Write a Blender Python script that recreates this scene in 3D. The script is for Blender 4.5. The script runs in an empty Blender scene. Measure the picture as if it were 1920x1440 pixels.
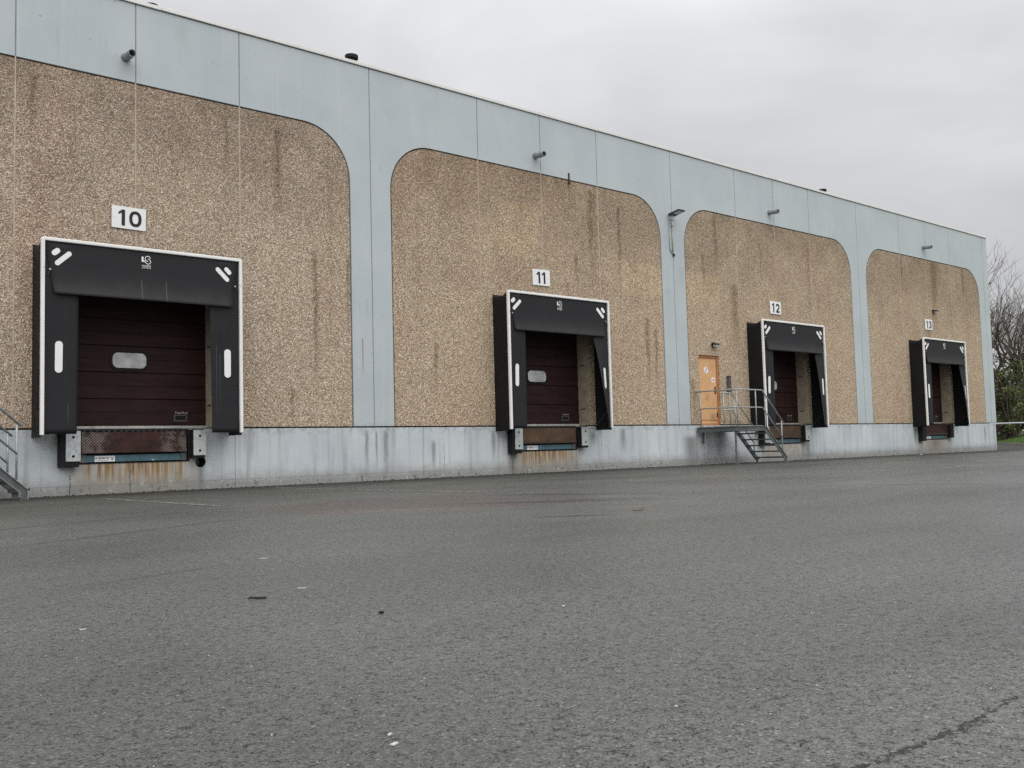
import bpy, bmesh, math, random
from mathutils import Vector, Matrix, noise

random.seed(7)
scene = bpy.context.scene
col = scene.collection
R = math.radians

# ------------------------------------------------------------------ camera
CAM = Vector((-11.6656, -18.1721, 0.6282))
cd = bpy.data.cameras.new('camera'); cam = bpy.data.objects.new('camera', cd); col.objects.link(cam)
cd.sensor_width = 36.0; cd.lens = 36.0 * 1820.49 / 1920.0
cd.clip_start = 0.05; cd.clip_end = 2000.0
rt, up, fw = Vector((.75773, -.65205, -.02602)), Vector((-.02354, -.06716, .99746)), Vector((.65214, .75520, .06623))
M = Matrix((rt, up, -fw)).transposed().to_4x4(); M.translation = CAM
cam.matrix_world = M
scene.camera = cam

# ------------------------------------------------------------------ sky, sun, exposure
SUN_EL, SUN_AZ = R(52), R(205)          # azimuth measured clockwise from +Y
world = bpy.data.worlds.new('World'); scene.world = world; world.use_nodes = True
wt = world.node_tree; wn = wt.nodes; wl = wt.links; wn.clear()
wo = wn.new('ShaderNodeOutputWorld'); bg = wn.new('ShaderNodeBackground'); bg.inputs['Strength'].default_value = 0.1
sky = wn.new('ShaderNodeTexSky'); sky.sky_type = 'NISHITA'; sky.sun_disc = False
sky.sun_elevation = SUN_EL; sky.sun_rotation = SUN_AZ; sky.dust_density = 3.0
tc = wn.new('ShaderNodeTexCoord')
mp = wn.new('ShaderNodeMapping'); mp.inputs['Scale'].default_value = (1.0, 1.0, 2.6); mp.inputs['Rotation'].default_value = (0.1, 0.2, 0.6)
nz = wn.new('ShaderNodeTexNoise'); nz.inputs['Scale'].default_value = 2.7; nz.inputs['Detail'].default_value = 5.0
nz.inputs['Roughness'].default_value = 0.52; nz.inputs['Distortion'].default_value = 0.35
cr = wn.new('ShaderNodeValToRGB')
cr.color_ramp.elements[0].position = 0.33; cr.color_ramp.elements[0].color = (0.60, 0.602, 0.616, 1)
cr.color_ramp.elements[1].position = 0.66; cr.color_ramp.elements[1].color = (0.785, 0.787, 0.797, 1)
sep = wn.new('ShaderNodeSeparateXYZ')
zr = wn.new('ShaderNodeMapRange'); zr.inputs['From Min'].default_value = 0.0; zr.inputs['From Max'].default_value = 1.0
zr.inputs['To Min'].default_value = 7.9; zr.inputs['To Max'].default_value = 23.0
zp = wn.new('ShaderNodeMath'); zp.operation = 'POWER'; zp.inputs[1].default_value = 2.0; zp.use_clamp = True   # overcast sky: brighter towards the zenith
sc_ = wn.new('ShaderNodeVectorMath'); sc_.operation = 'SCALE'
mx = wn.new('ShaderNodeMix'); mx.data_type = 'RGBA'; mx.inputs['Factor'].default_value = 0.93
wl.new(tc.outputs['Generated'], mp.inputs['Vector']); wl.new(mp.outputs['Vector'], nz.inputs['Vector'])
wl.new(nz.outputs['Fac'], cr.inputs['Fac'])
wl.new(tc.outputs['Generated'], sep.inputs[0]); wl.new(sep.outputs['Z'], zp.inputs[0]); wl.new(zp.outputs[0], zr.inputs['Value'])
wl.new(cr.outputs['Color'], sc_.inputs[0]); wl.new(zr.outputs['Result'], sc_.inputs['Scale'])
wl.new(sky.outputs['Color'], mx.inputs[6]); wl.new(sc_.outputs['Vector'], mx.inputs[7])
wl.new(mx.outputs[2], bg.inputs['Color']); wl.new(bg.outputs['Background'], wo.inputs['Surface'])

sd = bpy.data.lights.new('sun', 'SUN'); sd.energy = 1.3; sd.angle = R(75); sd.color = (1.0, 0.975, 0.94)
sun = bpy.data.objects.new('sun', sd); col.objects.link(sun)
sdir = Vector((math.sin(SUN_AZ) * math.cos(SUN_EL), math.cos(SUN_AZ) * math.cos(SUN_EL), math.sin(SUN_EL)))
sun.rotation_euler = (-sdir).to_track_quat('-Z', 'Y').to_euler(); sun.location = (0, -30, 40)

vs = scene.view_settings
vs.view_transform = 'Standard'; vs.look = 'None'; vs.gamma = 1.0; vs.use_curve_mapping = False; vs.exposure = 0.15
scene.render.engine = 'CYCLES'; scene.cycles.use_denoising = False

# ------------------------------------------------------------------ node helpers
class NB:
    def __init__(s, name, base=(.5, .5, .5), rough=.7, metal=0., spec=.5):
        s.mat = bpy.data.materials.new(name); s.mat.use_nodes = True
        s.t = s.mat.node_tree; s.N = s.t.nodes; s.L = s.t.links
        s.b = s.N['Principled BSDF']
        s.b.inputs['Base Color'].default_value = (*base, 1); s.b.inputs['Roughness'].default_value = rough
        s.b.inputs['Metallic'].default_value = metal; s.b.inputs['Specular IOR Level'].default_value = spec
        s._pos = None
    def n(s, t, **kw):
        x = s.N.new(t)
        for k, v in kw.items(): setattr(x, k, v)
        return x
    def put(s, sock, v):
        if hasattr(v, 'links') or isinstance(v, bpy.types.NodeSocket): s.L.new(v, sock)
        elif isinstance(v, (tuple, list)) and len(v) == 3 and sock.type == 'RGBA': sock.default_value = (*v, 1)
        else: sock.default_value = v
    @property
    def pos(s):
        if s._pos is None: s._pos = s.n('ShaderNodeNewGeometry').outputs['Position']
        return s._pos
    @property
    def xyz(s):
        if not hasattr(s, '_x'):
            q = s.n('ShaderNodeSeparateXYZ'); s.L.new(s.pos, q.inputs[0]); s._x = (q.outputs[0], q.outputs[1], q.outputs[2])
        return s._x
    def m(s, op, a, b=None, c=None, clamp=False):
        x = s.n('ShaderNodeMath', operation=op, use_clamp=clamp)
        s.put(x.inputs[0], a)
        if b is not None: s.put(x.inputs[1], b)
        if c is not None: s.put(x.inputs[2], c)
        return x.outputs[0]
    def mr(s, v, a, b, c=0., d=1., smooth=True):
        x = s.n('ShaderNodeMapRange', interpolation_type='SMOOTHSTEP' if smooth else 'LINEAR')
        for i, q in zip(range(5), (v, a, b, c, d)): s.put(x.inputs[i], q)
        return x.outputs[0]
    def vec(s, sx, sy, sz):
        x = s.n('ShaderNodeVectorMath', operation='MULTIPLY'); s.L.new(s.pos, x.inputs[0]); x.inputs[1].default_value = (sx, sy, sz)
        return x.outputs[0]
    def noise(s, scale, detail=3., rough=.55, vec=None, dist=0.):
        x = s.n('ShaderNodeTexNoise'); s.put(x.inputs['Vector'], vec or s.pos); x.inputs['Scale'].default_value = scale
        x.inputs['Detail'].default_value = detail; x.inputs['Roughness'].default_value = rough; x.inputs['Distortion'].default_value = dist
        return x.outputs['Fac']
    def voro(s, scale, vec=None, feature='F1', out='Distance', rand=1.):
        x = s.n('ShaderNodeTexVoronoi', feature=feature); s.put(x.inputs['Vector'], vec or s.pos); x.inputs['Scale'].default_value = scale
        x.inputs['Randomness'].default_value = rand
        return x.outputs[out]
    def mix(s, f, a, b, mode='MIX'):
        x = s.n('ShaderNodeMix', data_type='RGBA', blend_type=mode); x.clamp_factor = True
        s.put(x.inputs[0], f); s.put(x.inputs[6], a); s.put(x.inputs[7], b)
        return x.outputs[2]
    def ramp(s, f, stops):
        x = s.n('ShaderNodeValToRGB'); e = x.color_ramp.elements
        while len(e) < len(stops): e.new(.5)
        for q, (p, c) in zip(e, stops): q.position = p; q.color = (*c, 1)
        s.L.new(f, x.inputs[0]); return x.outputs[0]
    def bump(s, h, strength=.5, dist=.01):
        x = s.n('ShaderNodeBump'); x.inputs['Strength'].default_value = strength; x.inputs['Distance'].default_value = dist
        s.L.new(h, x.inputs['Height']); s.L.new(x.outputs[0], s.b.inputs['Normal'])
    def color(s, v): s.put(s.b.inputs['Base Color'], v)
    def rough(s, v): s.put(s.b.inputs['Roughness'], v)
    # a vertical stain on the wall: centre x, half width, top z, bottom z
    def streak(s, x0, w, zt, zb, wob=None, soft_top=.15):
        X, Y, Z = s.xyz
        dx = s.m('SUBTRACT', X, x0)
        if wob is not None: dx = s.m('ADD', dx, wob)
        a = s.mr(s.m('ABSOLUTE', dx), 0., w, 1., 0.)
        b = s.mr(Z, zb, zb + (zt - zb) * .75, 0., 1.)
        c = s.mr(Z, zt - soft_top, zt + .02, 1., 0.)
        return s.m('MULTIPLY', s.m('MULTIPLY', a, b), c)
    def box(s, x0, x1, z0, z1, soft=.05, wob=None):
        X, Y, Z = s.xyz
        if wob is not None: X = s.m('ADD', X, wob); Z = s.m('ADD', Z, wob)
        a = s.m('MULTIPLY', s.mr(X, x0 - soft, x0 + soft), s.mr(X, x1 - soft, x1 + soft, 1., 0.))
        b = s.m('MULTIPLY', s.mr(Z, z0 - soft, z0 + soft), s.mr(Z, z1 - soft, z1 + soft, 1., 0.))
        return s.m('MULTIPLY', a, b)
    def total(s, lst):
        t = lst[0]
        for q in lst[1:]: t = s.m('MAXIMUM', t, q)
        return t

def simple(name, base, rough=.6, metal=0., var=.12, scale=6., spec=.5, bump=0., bscale=80.):
    n = NB(name, base, rough, metal, spec)
    f = n.noise(scale, 4.)
    lo = tuple(c * (1 - var) for c in base); hi = tuple(min(1, c * (1 + var)) for c in base)
    n.color(n.ramp(f, [(.3, lo), (.7, hi)]))
    n.rough(n.mr(n.noise(scale * 2.3, 3.), .3, .7, max(.05, rough - .08), min(1, rough + .08)))
    if bump: n.bump(n.noise(bscale, 3.), bump, .004)
    return n.mat

HJ, HF, HT = 1.18, 7.73, 9.254
MT = {}

# ---- exposed aggregate concrete
n = NB('exposed_aggregate', rough=.9, spec=.25)
cell = n.n('ShaderNodeTexVoronoi'); n.put(cell.inputs['Vector'], n.pos); cell.inputs['Scale'].default_value = 58.
hs = n.n('ShaderNodeSeparateColor'); n.L.new(cell.outputs['Color'], hs.inputs[0])
stone = n.ramp(hs.outputs[0], [(0., (.105, .082, .057)), (.2, (.24, .182, .120)), (.5, (.345, .265, .180)), (.8, (.445, .355, .252)), (.94, (.56, .475, .36)), (1., (.62, .56, .46))])
hue = n.ramp(hs.outputs[1], [(0., (1.06, .95, .90)), (.5, (1, 1, 1)), (1., (.97, 1.0, 1.0))])
stone = n.mix(1., stone, hue, 'MULTIPLY'); stone = n.mix(1., stone, (1.68, 1.82, 2.10), 'MULTIPLY')
mort = n.mr(cell.outputs['Distance'], .45, .8)
base = n.mix(n.m('MULTIPLY', mort, .75), stone, (.30, .27, .22))
fine = n.noise(160., 2.)
base = n.mix(.35, base, n.ramp(fine, [(.3, (.1, .08, .06)), (.7, (.62, .52, .40))]), 'OVERLAY')
X, Y, Z = n.xyz
# broad weathering: greyer near the top, warmer and yellower low down and to the right
bro = n.noise(.55, 5., .6)
warm = n.m('MULTIPLY', n.mr(X, -2., 3.), .55)
base = n.mix(warm, base, n.mix(1., base, (1.04, 1.0, .90), 'MULTIPLY'))
tv = n.m('ADD', n.m('MULTIPLY', bro, .9), n.m('MULTIPLY', n.mr(Z, 4., 7.7, 0., 1., False), .42))
base = n.mix(n.mr(tv, .42, .95, 0., .85), base, n.mix(1., base, (.64, .62, .63), 'MULTIPLY'))
pink = n.mr(n.noise(.8, 3., .5, n.vec(1., 1., .45)), .48, .70, 0., .5)
base = n.mix(pink, base, n.mix(1., base, (.93, .83, .82), 'MULTIPLY'))
# long faint run-off streaks from the top
run = n.noise(1., 4., .6, n.vec(2.6, 1., .13))
run = n.m('MULTIPLY', n.mr(run, .56, .74), n.mr(Z, 3.2, 7.5, .15, 1.))
base = n.mix(n.m('MULTIPLY', run, .55), base, n.mix(1., base, (.50, .48, .42), 'MULTIPLY'))
wob = n.m('MULTIPLY', n.m('SUBTRACT', n.noise(1.4, 4.), .5), .22)
wob2 = n.m('ADD', wob, n.m('MULTIPLY', n.m('SUBTRACT', n.noise(9., 3.), .5), .16))
st = [n.streak(*a, wob=wob2) for a in (
    (-7.0, .11, 7.6, 6.3), (-2.28, .15, 7.5, 4.9), (-1.42, .11, 4.95, 1.3), (-.62, .08, 5.0, 2.6), (-2.0, .09, 2.1, 1.25), (-3.4, .10, 7.5, 6.2),
    (1.72, .09, 3.2, 1.6), (6.4, .09, 5.75, 4.7), (6.05, .08, 5.0, 4.3), (8.1, .10, 7.3, 4.2), (7.0, .2, 7.6, 4.5), (9.15, .14, 4.3, 1.5), (9.5, .1, 4.0, 1.4), (6.21, .06, 7.62, 6.9),
    (12.42, .17, 7.7, 5.3), (11.8, .1, 6.4, 5.2), (14.76, .05, 7.1, 5.2), (18.08, .06, 5.7, 4.5), (13.3, .35, 5.6, 2.8), (11.1, .12, 2.6, 1.2),
    (26.6, .42, 7.7, 4.3), (26.0, .2, 4.95, 4.3), (24.0, .12, 7.7, 5.6), (29.2, .15, 7.7, 6.0))]
stm = n.m('MULTIPLY', n.total(st), n.mr(n.noise(7., 4.), .25, .6, .45, 1.))
base = n.mix(n.m('MULTIPLY', stm, .72), base, n.mix(1., base, (.40, .37, .31), 'MULTIPLY'))
# cleaned rectangles where signs or grates once hung
pat = n.total([n.box(*a, soft=.07, wob=n.m('MULTIPLY', wob2, .5)) for a in ((3.75, 5.12, 5.45, 6.85), (8.06, 9.9, 4.85, 5.75), (10.9, 12.5, 4.85, 5.72))])
base = n.mix(n.m('MULTIPLY', pat, .85), base, n.mix(1., base, (1.17, 1.16, 1.09), 'MULTIPLY'))
alg = n.m('MULTIPLY', n.mr(n.noise(1.1, 4.), .45, .7), n.mr(Z, 6.9, 7.72, 0., 1.))
base = n.mix(n.m('MULTIPLY', alg, .5), base, n.mix(1., base, (.60, .63, .52), 'MULTIPLY'))
n.color(base)
n.bump(n.m('ADD', n.m('MULTIPLY', cell.outputs['Distance'], -1.), n.m('MULTIPLY', fine, .3)), .8, .012)
MT['agg'] = n.mat

# ---- pale blue-grey paint on smooth concrete
n = NB('blue_grey_paint', rough=.62, spec=.35)
X, Y, Z = n.xyz
b1 = n.noise(.7, 4.)
base = n.ramp(b1, [(.3, (.470, .522, .546)), (.7, (.545, .596, .616))])
vst = n.noise(1., 4., .6, n.vec(4.5, 1., .16))
base = n.mix(n.mr(vst, .5, .75, 0., .22), base, (.44, .49, .49))
vs2 = n.noise(1., 3., .6, n.vec(7., 1., .2))
base = n.mix(n.mr(vs2, .58, .75, 0., .2), base, (.66, .71, .72))
wob = n.m('MULTIPLY', n.m('SUBTRACT', n.noise(8., 4.), .5), .1)
pp = n.total([n.box(*a, soft=.012) for a in ((8.8, 10.15, 8.0, 9.0), (11.0, 12.05, 8.1, 8.98))])
base = n.mix(n.m('MULTIPLY', pp, .35), base, (.50, .56, .60))
dk = n.total([n.streak(*a, wob=wob) for a in ((-.14, .05, 4.1, 3.2), (26.9, .08, 9.2, 8.2), (10.1, .25, 5.2, 4.7), (10.7, .2, 5.9, 5.2), (-4.3, .22, 9.2, 8.3), (-6.6, .06, 8.5, 7.9), (-5.75, .05, 8.5, 7.9))])
base = n.mix(n.m('MULTIPLY', dk, .30), base, (.36, .40, .40))
rs = n.streak(-.27, .022, 3.12, 2.1, soft_top=.02)
base = n.mix(rs, base, (.38, .16, .07))
chip = n.m('MULTIPLY', n.mr(n.noise(13., 5., .62), .665, .68), n.mr(n.noise(1.3, 2.), .44, .52))
base = n.mix(n.m('MULTIPLY', chip, .8), base, (.16, .17, .17))
edge = n.m('MULTIPLY', n.mr(Z, 1.19, 1.32, 1., 0.), n.mr(n.noise(9., 3.), .35, .6))
base = n.mix(n.m('MULTIPLY', edge, .4), base, (.33, .35, .34))
n.color(base); n.bump(n.noise(35., 4.), .12, .004)
MT['paint'] = n.mat

# ---- plinth: painted concrete, worn, dirty, rust below the levellers
n = NB('plinth_paint', rough=.7, spec=.35)
X, Y, Z = n.xyz
base = n.ramp(n.noise(.9, 5., .6), [(.3, (.50, .55, .58)), (.7, (.66, .71, .73))])
sA = n.noise(1., 5., .65, n.vec(3.2, 1., .22))
base = n.mix(n.mr(sA, .48, .72, 0., .6), base, (.30, .315, .31))
sB = n.noise(1., 4., .6, n.vec(9., 1., .35))
base = n.mix(n.mr(sB, .54, .74, 0., .35), base, (.32, .34, .33))
wob = n.m('MULTIPLY', n.m('SUBTRACT', n.noise(3., 5., .6), .5), .3)
wob2 = n.m('MULTIPLY', n.m('SUBTRACT', n.noise(12., 4.), .5), .07)
raw = n.total([n.box(*a, soft=.10, wob=wob) for a in ((-6.35, -4.0, -.2, .62), (3.9, 6.35, -.2, .62), (14.4, 16.75, -.2, .75), (24.6, 27.2, -.2, .62))])
conc = n.ramp(n.noise(5., 5., .6), [(.3, (.30, .285, .25)), (.7, (.48, .46, .41))])
base = n.mix(n.m('MULTIPLY', raw, .75), base, conc)
# bare dirty zone by the ground, with a lift line of the pour
bot = n.mr(n.m('ADD', Z, n.m('MULTIPLY', n.m('SUBTRACT', n.noise(4., 5., .65), .5), .35)), .02, .42, 1., 0.)
base = n.mix(n.m('MULTIPLY', bot, .80), base, (.25, .245, .22))
ln = n.mr(n.m('ABSOLUTE', n.m('ADD', n.m('SUBTRACT', Z, .16), n.m('MULTIPLY', wob2, .3))), 0., .012, 1., 0.)
base = n.mix(n.m('MULTIPLY', ln, .45), base, (.16, .16, .15))
spall = n.m('MULTIPLY', n.mr(n.noise(8., 5., .7), .56, .62), n.mr(Z, .08, .22, 1., 0.))
base = n.mix(n.m('MULTIPLY', spall, .7), base, (.13, .125, .11))
top = n.m('MULTIPLY', n.mr(Z, .95, 1.17, 0., 1.), n.mr(n.noise(6., 5., .65), .45, .62))
base = n.mix(n.m('MULTIPLY', top, .5), base, (.22, .225, .21))
# rust runs
rn = n.noise(1., 4., .65, n.vec(15., 1., .5))
rl = n.noise(1., 2., .5, n.vec(7., 1., .05))
rz = n.m('SUBTRACT', .56, n.m('MULTIPLY', rl, .62))
zz = n.mr(Z, n.m('SUBTRACT', rz, .20), n.m('ADD', rz, .22), 0., 1.)
rx = n.total([n.m('MULTIPLY', n.mr(X, c - 1.0, c - .8), n.mr(X, c + .8, c + 1.0, 1., 0.)) for c in (-5.2, 5.2)])
rx2 = n.m('MULTIPLY', n.total([n.m('MULTIPLY', n.mr(X, c - 1.0, c - .8), n.mr(X, c + .8, c + 1.0, 1., 0.)) for c in (15.6, 26.)]), .35)
rust = n.m('MULTIPLY', n.m('MULTIPLY', n.mr(rn, .38, .55), zz), n.m('ADD', rx, rx2))
rc = n.ramp(n.noise(1., 2., .5, n.vec(22., 1., .4)), [(.35, (.18, .075, .025)), (.65, (.42, .28, .10))])
base = n.mix(n.m('MULTIPLY', rust, .95), base, rc)
# dark stains beside the levellers, below the drain, by the pilasters
ds = n.total([n.streak(*a, wob=n.m('MULTIPLY', wob, .3)) for a in ((-3.95, .13, .6, -.35), (16.75, .16, .9, -.3), (17.0, .3, .7, -.4), (.30, .12, 1.15, -.2), (-.2, .08, 1.15, -.1), (.05, .05, 1.15, 0.), (1.6, .1, .9, -.1), (12.3, .5, 1.1, -.2), (10.9, .5, .9, -.3), (27.3, .15, .9, .0), (24.4, .2, 1.1, .2), (26.0, .9, .6, -.1), (30.5, .12, 1.1, .1), (8.0, .2, 1.15, .3), (3.4, .12, 1.1, .1), (6.85, .25, 1.05, .55), (4.0, .2, .62, -.2))])
base = n.mix(n.m('MULTIPLY', ds, .62), base, (.13, .125, .105))
ck = n.total([n.streak(*a, wob=wob2, soft_top=.01) for a in ((-6.35, .012, .36, -.6), (-5.3, .012, .4, -.6), (4.0, .014, .36, -.6), (6.2, .012, .5, -.6), (-6.42, .006, 1.0, .2), (1.9, .008, .8, -.2))])
base = n.mix(ck, base, (.05, .05, .045))
eff = n.m('MULTIPLY', n.mr(n.noise(10., 4., .6), .60, .68), n.mr(Z, .05, .35, 1., 0.))
base = n.mix(n.m('MULTIPLY', eff, .5), base, (.66, .65, .60))
n.color(base)
n.bump(n.m('ADD', n.noise(18., 5., .6), n.m('MULTIPLY', n.m('ADD', spall, ck), -1.5)), .25, .012)
MT['plinth'] = n.mat

# ---- asphalt
n = NB('asphalt', rough=.5, spec=.5)
X, Y, Z = n.xyz
dcam = n.n('ShaderNodeVectorMath', operation='LENGTH'); n.L.new(n.pos, dcam.inputs[0])
v1 = n.n('ShaderNodeTexVoronoi'); n.put(v1.inputs['Vector'], n.pos); v1.inputs['Scale'].default_value = 120.
hs = n.n('ShaderNodeSeparateColor'); n.L.new(v1.outputs['Color'], hs.inputs[0])
st1 = n.ramp(hs.outputs[0], [(0., (.080, .085, .079)), (.5, (.124, .130, .122)), (.95, (.162, .168, .158)), (.99, (.20, .205, .19)), (1., (.29, .29, .27))])
crev = n.mr(v1.outputs['Distance'], .40, .78)
base = n.mix(n.m('MULTIPLY', crev, .5), st1, (.052, .055, .051))  # crevices between stones: tar colour, with their shade painted in too
big = n.noise(60., 3., .6)
wp = n.n('ShaderNodeVectorMath', operation='ADD'); nw = n.n('ShaderNodeTexNoise'); n.put(nw.inputs['Vector'], n.pos); nw.inputs['Scale'].default_value = 24.; nw.inputs['Detail'].default_value = 3.
wsc = n.n('ShaderNodeVectorMath', operation='SCALE'); n.L.new(nw.outputs['Color'], wsc.inputs[0]); wsc.inputs['Scale'].default_value = .035
n.L.new(n.pos, wp.inputs[0]); n.L.new(wsc.outputs[0], wp.inputs[1])
gap = n.mr(n.voro(62., wp.outputs[0], 'DISTANCE_TO_EDGE'), .025, .10, 1., 0.)
gap = n.m('MULTIPLY', gap, n.mr(n.noise(30., 4., .65), .545, .61))
shaded_pits = n.m('MAXIMUM', n.mr(big, .335, .375, 1., 0.), gap)                     # pits where fines are lost: tar colour plus their shade painted in
patchy = n.mr(n.noise(1.7, 3.), .3, .55, .4, 1.)
base = n.mix(n.m('MULTIPLY', n.m('MULTIPLY', shaded_pits, patchy), .96), base, (.012, .0125, .012))
lo1 = n.noise(.33, 5., .6)
base = n.mix(n.mr(lo1, .35, .7, 0., .55), base, n.mix(1., base, (1.30, 1.30, 1.28), 'MULTIPLY'))
lo0 = n.noise(.16, 3., .5, n.vec(1., 1.6, 1.))
base = n.mix(n.mr(lo0, .42, .66, 0., .8), base, n.mix(1., base, (.72, .72, .70), 'MULTIPLY'))
lan = n.noise(1., 3., .55, n.vec(.28, .9, 1.))
base = n.mix(n.mr(lan, .50, .60, 0., .3), base, n.mix(1., base, (.76, .76, .75), 'MULTIPLY'))
lo2 = n.noise(.8, 4., .6, n.vec(.35, 1., 1.))
base = n.mix(n.mr(lo2, .45, .7, 0., .6), base, n.mix(1., base, (.74, .74, .71), 'MULTIPLY'))
# dirt and moss along the wall
dw = n.m('ADD', Y, n.m('MULTIPLY', n.m('SUBTRACT', n.noise(.6, 5., .6), .5), 2.2))
moss = n.mr(dw, -3.0, -.4, 0., .95)
base = n.mix(moss, base, n.mix(n.noise(3., 4.), (.024, .024, .019), (.048, .046, .036)))
bnd = n.m('MULTIPLY', n.mr(dw, -8.5, -3.0), n.mr(X, -8., 14., 1., .25))
base = n.mix(n.m('MULTIPLY', bnd, .75), base, n.mix(1., base, (.68, .66, .58), 'MULTIPLY'))
# reddish reinstated patch
wx = n.m('MULTIPLY', n.m('SUBTRACT', n.noise(.9, 5., .6), .5), 1.3)
def oval(cx, cy, ang, a, b, soft=.35, w=None):
    dx = n.m('SUBTRACT', X, cx); dy = n.m('SUBTRACT', Y, cy); c, s_ = math.cos(ang), math.sin(ang)
    if w is not None: dx = n.m('ADD', dx, w); dy = n.m('ADD', dy, w)
    u = n.m('DIVIDE', n.m('ADD', n.m('MULTIPLY', dx, c), n.m('MULTIPLY', dy, s_)), a)
    v = n.m('DIVIDE', n.m('SUBTRACT', n.m('MULTIPLY', dy, c), n.m('MULTIPLY', dx, s_)), b)
    r = n.m('ADD', n.m('MULTIPLY', u, u), n.m('MULTIPLY', v, v))
    return n.mr(r, 1. - soft, 1. + soft, 1., 0.)
red = oval(-4.65, -8.55, R(-8), 2.0, 1.75, .25, n.m('MULTIPLY', wx, .6))
base = n.mix(n.m('MULTIPLY', red, .78), base, n.mix(n.noise(4., 4.), (.070, .058, .053), (.105, .090, .084)))
redl = n.m('MULTIPLY', oval(-5.6, -9.6, R(-40), 1.1, .35, .6, n.m('MULTIPLY', wx, .3)), n.mr(n.noise(14., 4.), .42, .6))
base = n.mix(n.m('MULTIPLY', redl, .55), base, (.21, .15, .125))
# damp streaks and oil
wet = n.total([oval(*a) for a in ((-5.42, -11.8, R(-35), .42, .07), (-3.2, -10.1, R(-45), .55, .1), (-3.9, -9.9, R(-45), 1.4, .12), (-4.0, -11.0, R(-40), .2, .04), (1.0, -11.6, R(-60), 1.2, .07), (-2.5, -9.0, R(-60), 1.5, .12))])
base = n.mix(n.m('MULTIPLY', wet, .75), base, (.020, .020, .019))
# old seams and the cracked joint in the foreground
wv = n.m('ADD', n.m('MULTIPLY', n.m('SUBTRACT', n.noise(2.2, 4., .6), .5), .10), n.m('MULTIPLY', n.m('SUBTRACT', n.noise(22., 4., .65), .5), .055))
def seam(x0, y0, x1, y1, w, fade=.3):
    d = Vector((x1 - x0, y1 - y0)); Lg = d.length; d /= Lg
    dx = n.m('SUBTRACT', X, x0); dy = n.m('SUBTRACT', Y, y0)
    t = n.m('ADD', n.m('MULTIPLY', dx, d.x), n.m('MULTIPLY', dy, d.y))
    q = n.m('ADD', n.m('SUBTRACT', n.m('MULTIPLY', dy, d.x), n.m('MULTIPLY', dx, d.y)), wv)
    a = n.mr(n.m('ABSOLUTE', q), w * .35, w, 1., 0.)
    return n.m('MULTIPLY', a, n.m('MULTIPLY', n.mr(t, -fade, 0.), n.mr(t, Lg, Lg + fade, 1., 0.)))
crk = n.total([seam(-10.03, -17.14, -9.69, -17.16, .010), seam(-9.69, -17.16, -8.6, -17.12, .009)])
crk = n.m('MULTIPLY', crk, n.mr(n.noise(24., 5., .75), .46, .53))
base = n.mix(n.m('MULTIPLY', crk, .95), base, (.010, .010, .009))
sm = n.total([seam(-11.4, -11.2, -7.4, -9.0, .10, .8), seam(-11.5, -13.6, -9.6, -12.9, .06, .6), seam(-12.0, -9.3, -6.9, -7.2, .12, 1.), seam(-2., -6., 9., -9.5, .12, 2.)])
base = n.mix(n.m('MULTIPLY', n.m('MULTIPLY', sm, n.mr(n.noise(2., 4.), .35, .6)), .45), base, (.030, .029, .027))
lt = n.total([seam(1.2, -10.6, 10., -10.2, .16, 2.), seam(6., -9.1, 12., -8.4, .12, 2.)])
base = n.mix(n.m('MULTIPLY', n.m('MULTIPLY', lt, n.mr(n.noise(1.5, 4.), .35, .65)), .30), base, (.20, .20, .19))
n.color(base)
n.rough(n.m('ADD', n.m('SUBTRACT', n.mr(n.noise(.5, 4.), .3, .7, .34, .50), n.m('MULTIPLY', wet, .15)), n.m('MULTIPLY', n.m('ADD', moss, n.m('MULTIPLY', bnd, .6)), .4)))
h = n.m('ADD', n.m('MULTIPLY', v1.outputs['Distance'], -.55), n.m('MULTIPLY', big, .9))
h = n.m('ADD', h, n.m('MULTIPLY', n.noise(130., 2.), .5))
h = n.m('SUBTRACT', h, n.m('MULTIPLY', shaded_pits, .9))
h = n.m('SUBTRACT', h, n.m('MULTIPLY', crk, 2.))
n.bump(h, 1.0, .009)
MT['asphalt'] = n.mat

# ---- worn white road paint
n = NB('worn_line_paint', rough=.6, spec=.3)
f = n.m('ADD', n.m('MULTIPLY', n.noise(9., 5., .7), .7), n.m('MULTIPLY', n.noise(60., 3.), .3))
n.color(n.mix(n.mr(f, .47, .57), (.10, .105, .098), (.36, .36, .34)))
n.bump(n.noise(90., 3.), .6, .004)
MT['line'] = n.mat

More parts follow.
